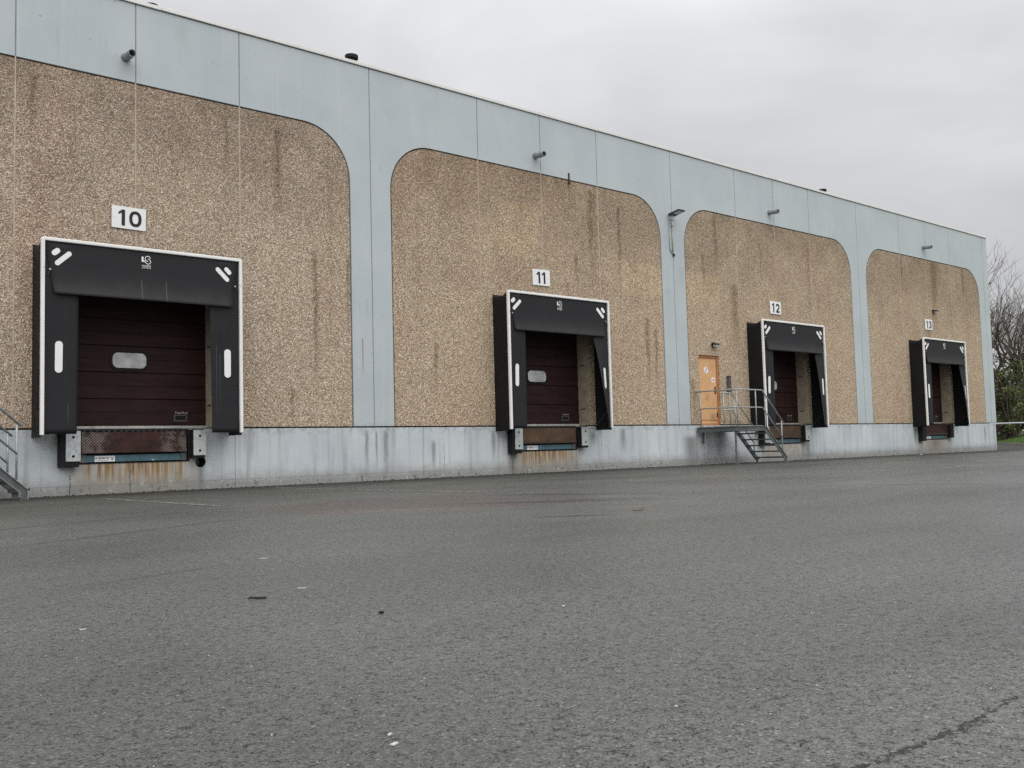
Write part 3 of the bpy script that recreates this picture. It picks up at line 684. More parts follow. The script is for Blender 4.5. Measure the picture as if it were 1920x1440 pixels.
def dock_shelter(num, xc, label, kick):
    xc += .02; D = -.55; W = 1.825 if num == 10 else 1.765; zb, zt = (1.055 if num == 10 else 1.085), 4.42
    sh = thing('dock_shelter', (xc, 0, zb), label, 'dock shelter', 'dock shelters along the warehouse wall')
    rnd = random.Random(num)
    ph = rnd.uniform(0, 50)
    def sag(t): return -.105 * 4 * t * (1 - t) * (1 if t < 1 else 0)
    def side(sgn):
        def fn(u, v):
            yy = D * u + .03 * (1 - u); ztop = zt + .005 + sag(u)
            z = zb - .03 + (ztop - zb + .03) * v
            wr = noise.noise(Vector((yy * 3 + ph, z * .9, sgn * 3.))) * .022 * math.sin(math.pi * u)
            wr += .012 * math.sin(8 * (yy * 1.3 + z * .5) + ph) * math.sin(math.pi * u) * (noise.noise(Vector((z, ph, 1))) + .3)
            return (xc + sgn * (W - .02 + wr), yy, z)
        return MB().grid(fn, 10, 36)
    for sgn in (-1, 1): part('side_cover', side(sgn), 'side', sh, smooth=True, solid=.006)
    part('top_cover', MB().grid(lambda u, v: (xc - W + .022 + (2 * W - .044) * u, D * v + .03 * (1 - v), zt + .004 + sag(v) + .006 * math.sin(9 * u + ph) * math.sin(math.pi * v)), 24, 8), 'side', sh, smooth=True, solid=.006)
    # white edge profile: one bar over the top and one down each side
    bw, bd = .062, .05
    part('edge_profile', MB().box(xc - W + .03, xc + W - .03, D - bd, D + .02, zt - .028, zt + .034), 'white', sh, bevel=.014)
    for sgn in (-1, 1):
        x = xc + sgn * (W - bw / 2)
        z0 = zb if sgn < 0 else zb + .01
        part('edge_profile', MB().box(x - bw / 2, x + bw / 2, D - bd - .002, D + .018, z0, zt + .02), 'white', sh, bevel=.014)
    # side curtains: hinge line at the frame, inner edge may be kicked outward near the bottom
    for sgn in (-1, 1):
        wt_, wb_ = (.535, .50) if sgn < 0 else (.56, .51)
        if num == 10: wt_ += .05; wb_ += .05
        kk = kick if sgn > 0 else 0.
        def fn(u, v, sgn=sgn, kk=kk, wt_=wt_, wb_=wb_):
            z = zb + .02 + (zt - .04 - zb - .02) * v
            w = (wb_ + (wt_ - wb_) * v) * u
            ang = kk * max(0., 1 - v / .70) ** .8 * (.55 + .45 * u)
            bow = .020 * math.sin(math.pi * u) * math.sin(4.3 * v + ph) + .007 * noise.noise(Vector((u * 2.5, v * 7., ph + sgn)))
            xo = xc + sgn * (W - bw + .015)
            return (xo - sgn * w * math.cos(ang), D + .002 - w * math.sin(ang) - bow, z)
        cu = part('side_curtain', MB().grid(fn, 10, 36), 'curtain', sh, smooth=True, solid=.008)
        # upright reflector follows the curtain
        mb = MB(); us = (.44, .56) if sgn < 0 else (.42, .545); W_ = []
        uc = .455 if sgn < 0 else .42; hw = .115
        pr = rrect(0, 2.40, .118, .545, .0585)
        vs = []
        for px, pz in pr:
            u = uc + px / .53; v = (pz - zb - .02) / (zt - .04 - zb - .02)
            q = Vector(fn(u, v)); q2 = Vector(fn(u + .02, v)); t = (q2 - q).normalized(); nn = Vector((t.y, -t.x, 0)); nn = nn if nn.y < 0 else -nn
            vs.append(q + nn * .0075)
        part('reflector', mb.add(vs, [tuple(range(len(vs)))]), 'mark', cu, solid=.003)
        if sgn > 0 and kick:
            a = Vector(fn(.96, .12)); part('tension_strap', MB().tube([a + Vector((0, .03, 0)), (xc + W - .12, -.06, zb + .06)], .012, 6), 'lampbody', sh)
    # header flap with a bent, outward lower lip
    hw_t, hw_m, hw_b = W - .055, W - .135, W - .215
    z0, z1 = 3.485, zt - .03
    def ff(u, v):
        z = z1 + (z0 - z1) * v
        hw = hw_t + (hw_m - hw_t) * (v / .55) if v < .55 else hw_m + (hw_b - hw_m) * ((v - .55) / .45)
        s = (u - .5) * 2
        k = max(0., (v - .45) / .55)
        yy = D - .012 - .05 * k ** 1.7 - .006 * math.sin(math.pi * v) - .015 * k * (1 - s * s)
        return (xc + hw * s, yy, z)
    fl = part('header_flap', MB().grid(ff, 28, 20), 'flap', sh, smooth=True, solid=.007)
    def on_flap(px, pz):
        v = (z1 - pz) / (z1 - z0); hw = hw_t + (hw_m - hw_t) * (v / .55) if v < .55 else hw_m + (hw_b - hw_m) * ((v - .55) / .45)
        return ff(.5 + .5 * (px - xc) / hw, v)[1]
    def mark(cx, cz, ln, w, ang):
        pts = rrect(xc + cx, cz, ln, w, w * .4999, ang)
        part('reflector', MB().add([(x, on_flap(x, z) - .008, z) for x, z in pts], [tuple(range(len(pts)))]), 'mark', fl, solid=.003)
    mark(-1.585, 4.215, .155, .092, R(40)); mark(-1.465, 4.11, .345, .085, R(43))
    mark(1.535, 4.19, .165, .085, R(-46)); mark(1.425, 4.11, .345, .085, R(-44))
    logo(xc - .03, 4.235, .165, on_flap(xc, 4.24) - .006, fl)
    for sgn in (-1, 1):
        x = xc + sgn * (hw_m - .01); z = 3.9; y = on_flap(x, z) - .006
        part('rivet', MB().tube([(x, y, z), (x, y - .008, z)], .018, 10), 'galv', fl)
        part('elastic_cord', MB().tube([(x, y - .004, z), (x + sgn * .03, y - .02, z - .09), (x + sgn * .09, y - .01, z - .11), (x + sgn * .125, y + .0, z - .03), (xc + sgn * (W - .04), D - .055, z + .03)], .006, 6), 'black', fl)
    return sh
dock_shelter(10, DOCKS[10], 'largest black dock shelter, nearest on the left, under sign 10', 0.)
dock_shelter(11, DOCKS[11], 'black dock shelter under sign 11 with its right curtain bent outward', R(42))
dock_shelter(12, DOCKS[12], 'black dock shelter under number 12 beside the orange door stairs', R(24))
dock_shelter(13, DOCKS[13], 'black dock shelter under number 13, farthest and nearest the building corner', R(27))

# ------------------------------------------------------------------ number signs
def strip(mb, pts, w, y, closed=False):
    k = len(pts); Lf, Rt = [], []
    for i, p in enumerate(pts):
        a = Vector(pts[(i - 1) % k] if closed else pts[max(i - 1, 0)]); b = Vector(pts[(i + 1) % k] if closed else pts[min(i + 1, k - 1)])
        d = (b - a).normalized(); q = Vector((-d.y, d.x)) * w / 2; Lf.append(Vector(p) + q); Rt.append(Vector(p) - q)
    for i in range(k if closed else k - 1):
        j = (i + 1) % k; f_ = [Lf[i], Lf[j], Rt[j], Rt[i]]
        mb.add([(v[0], yy, v[1]) for yy in (y, y + .002) for v in f_], [(0, 1, 2, 3), (4, 7, 6, 5), (0, 4, 5, 1), (2, 6, 7, 3)])
def digit(ch, cx, cz, h, y):
    mb = MB(); w = .20 * h; hw = .285 * h; t = h / 2 - w / 2
    if ch == '0': strip(mb, [(cx + hw * math.cos(a) * abs(math.cos(a)) ** -.18 if abs(math.cos(a)) > 1e-3 else cx, cz + t * math.sin(a) * (abs(math.sin(a)) ** -.12 if abs(math.sin(a)) > 1e-3 else 0)) for a in [2 * math.pi * i / 36 + .01 for i in range(36)]], w, y, True)
    elif ch == '1':
        strip(mb, [(cx + .06 * h, cz - h / 2), (cx + .06 * h, cz + h / 2)], w * 1.05, y)
        mb.prism([(cx - .02 * h, cz + h * .5), (cx - .02 * h, cz + h * .32), (cx - .12 * h, cz + h * .25), (cx - .24 * h, cz + h * .19), (cx - .24 * h, cz + h * .34), (cx - .13 * h, cz + h * .40), (cx - .05 * h, cz + h * .5)], y - .0003, y + .002)
    elif ch == '2':
        rr = .25 * h; c2 = cz + t - rr
        pts = [(cx + rr * math.cos(R(a)), c2 + rr * math.sin(R(a))) for a in range(168, -31, -18)] + [(cx + .10 * h, cz - .10 * h), (cx - .12 * h, cz - .27 * h), (cx - .20 * h, cz - t)]
        strip(mb, pts, w, y); strip(mb, [(cx - .285 * h, cz - t), (cx + .33 * h, cz - t)], w, y - .0004)
    elif ch == '3':
        r1 = .205 * h; c1 = cz + t - r1; r2 = .245 * h; c2 = cz - t + r2
        strip(mb, [(cx + 1.1 * r1 * math.cos(R(a)), c1 + r1 * math.sin(R(a))) for a in range(160, -86, -15)] + [(cx - .04 * h, c1 - r1)], w, y)
        strip(mb, [(cx - .04 * h, c2 + r2)] + [(cx + 1.08 * r2 * math.cos(R(a)), c2 + r2 * math.sin(R(a))) for a in range(82, -166, -15)], w, y - .0004)
    return mb
for num, (cx, cz, w, tilt) in {10: (-5.335, 5.105, .63, .6), 11: (5.10, 4.985, .60, -.8), 12: (15.45, 4.98, .62, .3), 13: (25.93, 5.10, .60, -.5)}.items():
    h = .415
    o = thing('number_sign', (cx, 0, cz - h / 2), {10: 'white sign with black 10, the largest, above the leftmost dock', 11: 'white sign with black 11 above the second dock', 12: 'white sign with black 12 above the dock beside the orange door', 13: 'white sign with black 13, the smallest, near the building corner'}[num], 'sign', 'dock number signs')
    part('sign_plate', MB().box(cx - w / 2, cx + w / 2, -.022, -.014, cz - h / 2, cz + h / 2), 'sign', o, bevel=.002)
    dw = {10: .46, 11: .36, 12: .44, 13: .44}[num]
    for ch, ox in zip(str(num), (-.122, .118) if num != 11 else (-.09, .09)):
        part('numeral', digit(ch, cx + ox, cz - .005, .30, -.0245), 'ink', o)
    for sx in (-1, 1): part('screw', MB().tube([(cx + sx * (w / 2 - .03), -.014, cz), (cx + sx * (w / 2 - .03), -.027, cz)], .008, 8), 'galv', o)
    part('spacer', MB().box(cx - w / 2 + .05, cx - w / 2 + .1, -.014, .006, cz - .05, cz + .05).box(cx + w / 2 - .1, cx + w / 2 - .05, -.014, .006, cz - .05, cz + .05), 'dark', o)
    o.rotation_euler.y = R(tilt)

# ------------------------------------------------------------------ dock levellers and bumpers
LV = {10: 'dock leveller with worn checker-plate lip and rust streaks below, dock 10',
      11: 'dock leveller with brown rusted lip under the shelter of dock 11',
      12: 'dock leveller behind the steel stairs at dock 12',
      13: 'dock leveller with dark red lip at the farthest dock, 13'}
for num, xc in DOCKS.items():
    xq = xc - .02
    lv = thing('dock_leveller', (xq, 0, .55), LV[num], 'dock leveller', 'dock levellers set in the plinth')
    part('pit_lining', MB().box(xc - 1.018, xc + 1.018, .25, .29, .547, 1.16).box(xc - 1.018, xc - .99, -.0, .25, .547, 1.16).box(xc + .99, xc + 1.018, -.0, .25, .547, 1.16).box(xc - .99, xc + .99, .0, .25, .547, .556), 'dark', lv)
    part('deck', MB().box(xc - .99, xc + .99, .06, .38, 1.135, 1.175), 'dark', lv)
    part('lip', MB().box(xq - .955, xq + .955, -.055, -.03, .735, 1.115), 'lip', lv, bevel=.004)
    part('lip_stiffener', MB().box(xq - .955, xq + .955, -.075, -.056, .735, .79), 'rust' if num != 10 else 'lip', lv, bevel=.004)
    mb = MB()
    for i in range(18):
        x = xq - .90 + i * .1059 + random.uniform(-.008, .008)
        mb.box(x - .03, x + .03, -.05, .05, 1.118, 1.15)
    part('hinge_knuckles', mb, 'dark', lv)
    part('front_beam', MB().box(xq - .86, xq + .86, .0, .06, .575, .70), 'teal', lv, bevel=.006)
    for sx in (-1, 1): part('beam_bracket', MB().box(xq + sx * .92 - .055, xq + sx * .92 + .055, -.012, .06, .568, .715), 'section', lv, bevel=.004)
    lb = part('maker_label', MB().box(xq - .715, xq - .36, -.006, -.001, .583, .685), 'sign', lv)
    text_part('label_lettering', 'SCHILTZ', xq - .56, .648, -.0085, .034, 'ink', lb, width=.19, bold=.03)
    part('label_print', MB().box(xq - .665, xq - .47, -.0085, -.0075, .605, .612).box(xq - .44, xq - .38, -.0085, -.0075, .652, .664).add([(xq - .435, -.008, .635), (xq - .385, -.008, .635), (xq - .41, -.008, .60)], [(0, 1, 2)]).prism(rrect(xq - .69, .645, .03, .03, .0149), -.0085, -.0075), 'grille', lb)
    if num == 10: part('worn_spot', MB().box(xq + .31, xq + .36, -.003, -.0005, .59, .60), 'mark', lv)
    for sx in (-1, 1):
        bx = xq + sx * 1.135
        pw = {10: 'beside the checker-plate leveller of dock 10', 11: 'beside the brown leveller of dock 11', 12: 'beside the leveller of dock 12', 13: 'beside the leveller of dock 13'}[num]
        bo = thing('dock_bumper', (bx, 0, .55), ('left' if sx < 0 else 'right') + ' black rubber dock bumper ' + ('with pale steel plate ' if num != 13 else '') + pw, 'dock bumper', 'dock bumpers beside the levellers')
        o1, o2 = (.215, .105) if sx < 0 else (.105, .14)
        lowb = .50 if sx < 0 else .60
        part('rubber_block', MB().box(bx - o1, bx + o2, -.175, .0, lowb, 1.155), 'rubber', bo, bevel=.012)
        if num != 13:
            px = bx + (.0 if sx < 0 else .03)
            z0 = .60 if sx < 0 else .655
            part('steel_plate', MB().prism(rrect(px, (z0 + 1.135) / 2, .25, 1.135 - z0, .012), -.195, -.176), 'galv', bo, bevel=.003)
            for zz in (z0 + .09, 1.135 - .11): part('bolt_recess', MB().tube([(px, -.199, zz), (px, -.1945, zz)], .024, 12), 'void', bo)

# ------------------------------------------------------------------ rain spouts, lamps, small wall fittings
for nm, (x, z), lb in ((10, (-5.39, 8.17), 'largest grey rain spout, on the fascia high above the sign 10'), (11, (5.01, 8.15), 'grey rain spout on the fascia just left of the rusty stub'),
                       (12, (15.34, 8.12), 'grey rain spout on the fascia right of the flood light'), (13, (25.83, 8.18), 'small grey rain spout on the fascia above dock 13')):
    o = thing('rain_spout', (x, 0, z), lb, 'spout', 'rain spouts on the fascia')
    k = 20; mb = MB(); ro, ri = .072, .060; pth = [(.04, 0), (-.36, -.02)]
    vs = []
    for (yy, dz), r in (((.04, .0), ro), ((-.36, -.025), ro), ((-.36, -.025), ri), ((-.05, -.005), ri)):
        vs += [(x + r * math.cos(2 * math.pi * j / k), yy, z + dz + r * math.sin(2 * math.pi * j / k)) for j in range(k)]
    fs = [(i * k + j, i * k + (j + 1) % k, (i + 1) * k + (j + 1) % k, (i + 1) * k + j) for i in range(3) for j in range(k)]
    part('pipe', mb.add(vs, fs), 'spout', o, smooth=False)
    part('dark_bore', MB().tube([(x, -.06, z - .006), (x, -.05, z - .006)], .0605, k), 'void', o)
    part('collar', MB().tube([(x, .004, z), (x, -.012, z - .001)], .088, k), 'seal_grey', o)

# flood light on the pilaster between docks 11 and 12
o = thing('flood_light', (10.33, 0, 6.2), 'flat grey flood light on a bracket, on the pilaster between docks 11 and 12', 'lamp')
hd = part('lamp_head', MB().add([(10.18, -.05, 7.30), (10.18, -.05, 7.36), (10.46, -.05, 7.30), (10.46, -.05, 7.36), (10.17, -.18, 7.33), (10.17, -.18, 7.37), (10.47, -.18, 7.33), (10.47, -.18, 7.37), (10.17, -.45, 7.385), (10.17, -.45, 7.415), (10.47, -.45, 7.385), (10.47, -.45, 7.415)],
     [(0, 1, 3, 2), (0, 4, 5, 1), (2, 3, 7, 6), (1, 5, 7, 3), (0, 2, 6, 4), (4, 8, 9, 5), (6, 7, 11, 10), (5, 9, 11, 7), (4, 6, 10, 8), (8, 10, 11, 9)]), 'lampbody', o)
part('lens', MB().add([(10.20, -.21, 7.334), (10.44, -.21, 7.334), (10.44, -.42, 7.377), (10.20, -.42, 7.377)], [(0, 1, 2, 3)]), 'lens', hd, solid=.006)
part('wall_bracket', MB().box(10.24, 10.36, -.06, .0, 7.20, 7.34).tube([(10.3, -.03, 7.32), (10.3, -.12, 7.33)], .035, 10), 'galv', o, bevel=.006)
part('junction_box', MB().box(10.33, 10.41, -.07, .0, 7.02, 7.13), 'galv', o, bevel=.008)
part('conduit', MB().tube([(10.25, -.025, 7.25), (10.25, -.025, 6.34), (10.27, -.025, 6.27), (10.38, -.025, 6.21), (10.395, -.025, 6.15)], .016, 8), 'tube', o, smooth=True)
part('conduit', MB().tube([(10.37, -.025, 7.03), (10.37, -.025, 6.24)], .015, 8), 'tube', o, smooth=True)
part('cable_gland', MB().box(10.37, 10.43, -.05, -.0, 6.12, 6.2), 'lampbody', o, bevel=.006)

def bulkhead(x, z, label):
    o = thing('wall_lamp', (x, 0, z), label, 'lamp', 'small wall lamps over the doors')
    part('arm', MB().tube([(x, .01, z), (x, -.06, z + .005), (x + .01, -.12, z + .04)], .022, 8), 'lampbody', o, smooth=True)
    part('back_plate', MB().prism(rrect(x, z, .13, .16, .03), -.018, .004), 'lampbody', o)
    part('hood', MB().add([(x - .13, -.03, z + .07), (x + .13, -.03, z + .07), (x + .12, -.19, z + .02), (x - .12, -.19, z + .02), (x - .13, -.03, z + .03), (x + .13, -.03, z + .03), (x + .12, -.19, z - .01), (x - .12, -.19, z - .01)],
         [(0, 1, 2, 3), (4, 7, 6, 5), (0, 4, 5, 1), (1, 5, 6, 2), (2, 6, 7, 3), (3, 7, 4, 0)]), 'lampbody', o, bevel=.01)
    part('lens', MB().box(x - .08, x + .08, -.165, -.05, z - .075, z + .018), 'lens', o, bevel=.012)
bulkhead(12.12, 3.60, 'small dark wall lamp above the orange door')
bulkhead(26.42, 5.66, 'small dark wall lamp above the number 13 sign')

o = thing('wall_post', (12.76, 0, 2.16), 'dark upright tube fixed to the wall right of the orange door', 'wall fitting')
part('tube', MB().tube([(12.76, -.06, 2.16), (12.76, -.06, 2.64)], .062, 14), 'grille', o, bevel=.008)
part('cap', MB().tube([(12.76, -.06, 2.645), (12.76, -.06, 2.67)], .066, 14), 'lampbody', o)
part('clamp', MB().box(12.72, 12.80, -.02, .006, 2.3, 2.34).box(12.72, 12.80, -.02, .006, 2.52, 2.56), 'galv', o)

o = thing('rusty_stub', (6.2, 0, 7.6), 'short rusty steel stub at the fascia edge above dock 11', 'bracket')
part('bar', MB().box(6.185, 6.222, -.03, .0, 7.66, 7.90), 'rust', o, bevel=.003)
part('foot', MB().box(6.16, 6.25, -.035, .0, 7.62, 7.66), 'rust', o, bevel=.003)

for x, y, z, s, lb in ((.05, .8, 8.95, 1., 'black mushroom roof vent on the roof edge right of dock 10'), (19.98, .8, 8.95, .95, 'small dark roof vent above the coping between docks 12 and 13'), (-4.6, .8, 8.95, .86, 'dark roof vent barely showing above the coping over dock 10')):
    o = thing('roof_vent', (x, y, z), lb, 'roof vent', 'roof vents behind the coping')
    part('stack', MB().tube([(x, y, z), (x, y, z + .84 * s)], .11 * s, 16), 'rubber', o)
    part('cowl', MB().tube([(x, y, z + .80 * s), (x, y, z + .86 * s), (x, y, z + .89 * s)], .155 * s, 20), 'rubber', o, bevel=.012)

# ------------------------------------------------------------------ steel stairs
def stairs(x0, x1, xf, yo, yi, label, inner_rail=True):
    """platform x0..x1 by 0..yo, flight from x1 down to xf between yo and yi"""
    s = thing('steel_stairs', (x0, -.02, 0), label, 'stairs', 'steel stairs against the plinth')
    pz = 1.115
    # platform: frame channels and open grating bars
    fr_ = MB().box(x0, x1, yo, yo + .012, .955, 1.095).box(x0, x1, yo - .03, yo, 1.083, 1.095).box(x0, x1, yo - .03, yo, .955, .967)
    part('front_channel', fr_, 'section', s)
    part('end_channel', MB().box(x0 - .012, x0, yo, -.03, .955, 1.095).box(x0 - .045, x0 - .012, yo, -.03, 1.083, 1.095).box(x0 - .045, x0 - .012, yo, -.03, .955, .967), 'section', s)
    part('rear_channel', MB().box(x0, x1, -.05, -.035, .955, 1.095), 'section', s)
    part('far_channel', MB().box(x1 - .012, x1, yo + .012, -.05, .955, 1.095), 'section', s)
    mb = MB(); y = yo + .03
    while y < -.07:
        mb.box(x0 + .005, x1 - .015, y, y + .006, 1.085, pz); y += .034
    x = x0 + .05
    while x < x1 - .03:
        mb.box(x, x + .006, yo + .02, -.055, 1.095, pz - .004); x += .1
    structure(part('grating', mb, 'tube', s), 'stuff')
    part('leg', MB().tube([(x0 + .06, yo + .06, 0), (x0 + .06, yo + .06, .955)], .030, 10).box(x0 - .01, x0 + .13, yo, yo + .13, 0, .012), 'section', s)
    part('wall_strut', MB().tube([(x0 + .22, -.07, .955), (x0 + .22, -.05, .62)], .032, 8), 'section', s)
    # stringers
    run, rise = xf - x1, 1.03
    for yy, sg in ((yo, -1), (yi, 1)):
        poly = [(x1 - .0, 1.095), (x1 + .02, 1.095), (xf - .0, .175), (xf, .0), (xf - .075, .0), (xf - .075, .11), (x1 - .03, .955), (x1 - .0, .955)]
        poly = [(x1, .953), (xf - .10, .105), (xf - .10, 0.), (xf, 0.), (xf, .165), (x1 + .045, 1.097), (x1, 1.097)]
        st_ = part('stringer', MB().prism(poly, yy - .006, yy + .006), 'section', s)
        d = .034 * sg
        ya, yb = sorted((yy + .006 * sg, yy + .006 * sg + d))
        fl_ = MB()
        for (ax, az), (bx, bz) in (((x1 + .045, 1.097), (xf, .165)), ((x1, .953), (xf - .10, .105))):
            t = .010
            fl_.add([(ax, ya, az), (ax, yb, az), (bx, yb, bz), (bx, ya, bz), (ax, ya, az - t), (ax, yb, az - t), (bx, yb, bz - t), (bx, ya, bz - t)],
                    [(0, 1, 2, 3), (4, 7, 6, 5), (0, 4, 5, 1), (1, 5, 6, 2), (2, 6, 7, 3), (3, 7, 4, 0)])
        fl_.box(xf - .01, xf, ya, yb, .0, .165)
        part('flange', fl_, 'tube', st_)
        part('foot_plate', MB().box(xf - .12, xf + .02, yy - .05, yy + .05, .0, .012), 'section', st_)
    for i in range(5):
        z = 1.095 - (i + 1) * .183; xx = x1 + .06 + i * (run - .10) / 4.6
        mb = MB().box(xx, xx + .006, yo + .008, yi - .008, z - .042, z).box(xx + .20, xx + .206, yo + .008, yi - .008, z - .042, z)
        for q in range(1, 6): mb.box(xx + q * .034, xx + q * .034 + .005, yo + .008, yi - .008, z - .03, z)
        part('tread', mb, 'section', s)
        part('tread_bracket', MB().box(xx, xx + .2, yi - .04, yi - .007, z - .075, z - .043), 'section', s)
    # rails
    sl = (1.20 - 2.15) / (xf - .10 - (x1 - .05))
    def zr_(x, top): return top + sl * (x - (x1 - .05))
    for top, zz in ((2.15, 0), (1.64, 1)):
        end = xf - .10 if zz == 0 else xf - .16
        part('handrail', MB().tube([(x0 + .015, .0 if zz == 0 else -.08, top), (x0 + .015, yo + .07, top), (x0 + .035, yo + .025, top), (x0 + .08, yo, top), (x1 - .09, yo, top), (x1 - .04, yo, top - .01), (end, yo, zr_(end, top))], .021 if zz == 0 else .018, 8), 'tube', s, smooth=True)
    for x, y, z0_, z1_ in ((x0 + .015, -.16, 1.09, 2.15), (x0 + .09, yo + .0, 1.09, 2.15), (x1 - .38, yo, 1.09, 2.15), (x1 + .12, yo + .01, .98, zr_(x1 + .12, 2.15)), (xf - .17, yo + .01, .26, zr_(xf - .17, 2.15))):
        part('post', MB().tube([(x, y, z0_), (x, y, z1_ - .01)], .018, 8), 'tube', s, smooth=True)
    if inner_rail:
        xs_ = x1 - .55
        for top, zz in ((2.12, 0), (1.61, 1)):
            end = xf - .10 if zz == 0 else xf - .16
            pth = [(xs_ - .08 if zz == 0 else xs_, yi, top), (x1 - .18, yi, top), (x1 - .10, yi, top - .03), (x1 - .02, yi, top - .12), (x1 + .02, yi, zr_(x1 + .02, top - .12)), (end, yi, zr_(end, top - .12))]
            part('handrail', MB().tube(pth, .021 if zz == 0 else .018, 8), 'tube', s, smooth=True)
        for x, z0_, z1_ in ((xs_, 1.09, 2.12), (x1 - .24, 1.09, 2.12), (x1 + .0, 1.0, 1.98), (xf - .17, .26, zr_(xf - .17, 2.03))):
            part('post', MB().tube([(x, yi, z0_), (x, yi, z1_ - .01)], .017, 8), 'tube', s, smooth=True)
    return s
stairs(11.18, 12.56, 13.62, -1.4, -.38, 'grey steel stairs and railed landing below the orange door')
stairs(-9.72, -8.34, -7.26, -.86, -.28, 'grey steel stairs at the left edge of the photo beside dock 10')

# ------------------------------------------------------------------ far right: kerb, grass, hedge, trees, barrier
K0, KD = Vector((48.2, 5.46, 0)), Vector((14.75, 7.7, 0)).normalized()
KN = Vector((KD.y, -KD.x, 0))
def kp(t, s, z): p = K0 + KD * t + KN * s; return (p.x, p.y, z)
mb = MB()
prof = [(0, 0), (0, .12), (.15, .125), (.15, 0)]
for t0 in [(-30 + i * 1.0) for i in range(95)]:
    a = [kp(t0 + .006, s, z) for s, z in prof]; b = [kp(t0 + .994, s, z) for s, z in prof]
    mb.add(a + b, [(0, 1, 5, 4), (1, 2, 6, 5), (2, 3, 7, 6), (0, 3, 2, 1), (4, 5, 6, 7)])
structure(part('kerb', mb, 'kerbm'))
def bank(s): return .115 + .17 * min(s, 6.) if s > 0 else .1
mb = MB()
ts = [-30 + 5 * i for i in range(20)]; ss = [.15, 1.5, 3, 6, 30]
for j, s_ in enumerate(ss):
    for t in ts: mb.v.append(kp(t, s_, bank(s_)))
for j in range(len(ss) - 1):
    for i in range(len(ts) - 1): mb.f.append((j * len(ts) + i, j * len(ts) + i + 1, (j + 1) * len(ts) + i + 1, (j + 1) * len(ts) + i))
structure(part('grass_verge', mb, 'soil'))
rg = random.Random(3); mb = MB()
for i in range(9000):
    t = rg.uniform(-5, 30); s_ = rg.uniform(.16, 3.2); b = Vector(kp(t, s_, bank(s_))); a = rg.uniform(0, 6.28); h = rg.uniform(.05, .13); w = .012
    d = Vector((math.cos(a), math.sin(a), 0)) * w; l = Vector((rg.uniform(-.04, .04), rg.uniform(-.04, .04), h))
    mb.add([b - d, b + d, b + l], [(0, 1, 2)])
g = structure(part('grass', mb, 'grass'), 'stuff'); tag(g, 'green grass on the verge beyond the building corner', 'grass')

def ray_pt(px, dist):                       # a place on the ground plan out along a direction of sight
    d = rt * ((px - 960) / 1820.5) + fw; d.z = 0; d.normalize(); p = CAM + d * dist; return Vector((p.x, p.y, 0))

def bare_tree(pos, h, seed, label, lean=(0, 0), trunk=.3, spread=1.):
    rd = random.Random(seed); pos = Vector((pos.x, pos.y, .2))
    t = thing('bare_tree', pos, label, 'tree', 'trees behind the verge')
    tr = MB(); br = MB(); tw = MB()
    def grow(p, d, ln, r, lv):
        k = 4 if lv < 3 else 3; pts = [p]; q = p.copy(); dd = d.copy()
        for i in range(k):
            dd = (dd + Vector((rd.gauss(0, .13), rd.gauss(0, .13), rd.gauss(.05, .09)))).normalized(); q = q + dd * ln / k; pts.append(q.copy())
        tgt = tr if lv == 0 else br if lv < 4 else tw
        r_ = r if lv < 3 else r * .72
        tgt.tube(pts, r_, 7 if lv < 2 else 5 if lv < 4 else 3, cap=False, r1=r_ * (.62 if lv < 4 else .35))
        if lv >= 6 or r < .006: return
        nch = {0: 5, 1: 4, 2: 4, 3: 3, 4: 3, 5: 2}[lv]
        for c in range(nch):
            f = rd.uniform(.35, 1.) if c else 1.
            idx = min(k - 1, int(f * k)); base_ = pts[idx] + (pts[idx + 1] - pts[idx]) * (f * k - idx) if f < 1 else pts[-1]
            ax = Vector((rd.gauss(0, 1), rd.gauss(0, 1), rd.gauss(0, .4))).normalized()
            nd = (dd + ax * rd.uniform(.45, .9) * spread + Vector((0, 0, .12))).normalized()
            grow(base_, nd, ln * rd.uniform(.58, .82), r * rd.uniform(.45, .66) * (1. if c else 1.1), lv + 1)
    grow(pos, Vector((lean[0], lean[1], 1)).normalized(), h * .30, trunk, 0)
    o = part('trunk', tr, 'bark', t, smooth=True); part('branches', br, 'bark', t, smooth=True); part('twigs', tw, 'bark', t)
bare_tree(ray_pt(1845, 86), 17.5, 11, 'tall bare tree with its trunk hidden behind the building corner', (.1, -.05), .34, 1.05)
bare_tree(ray_pt(1888, 93), 16.5, 5, 'bare tree rising from the hedge right of the building', (.0, .0), .24, 1.1)
bare_tree(ray_pt(1928, 96), 18.0, 21, 'bare tree at the right edge of the photo', (-.05, .05), .26)

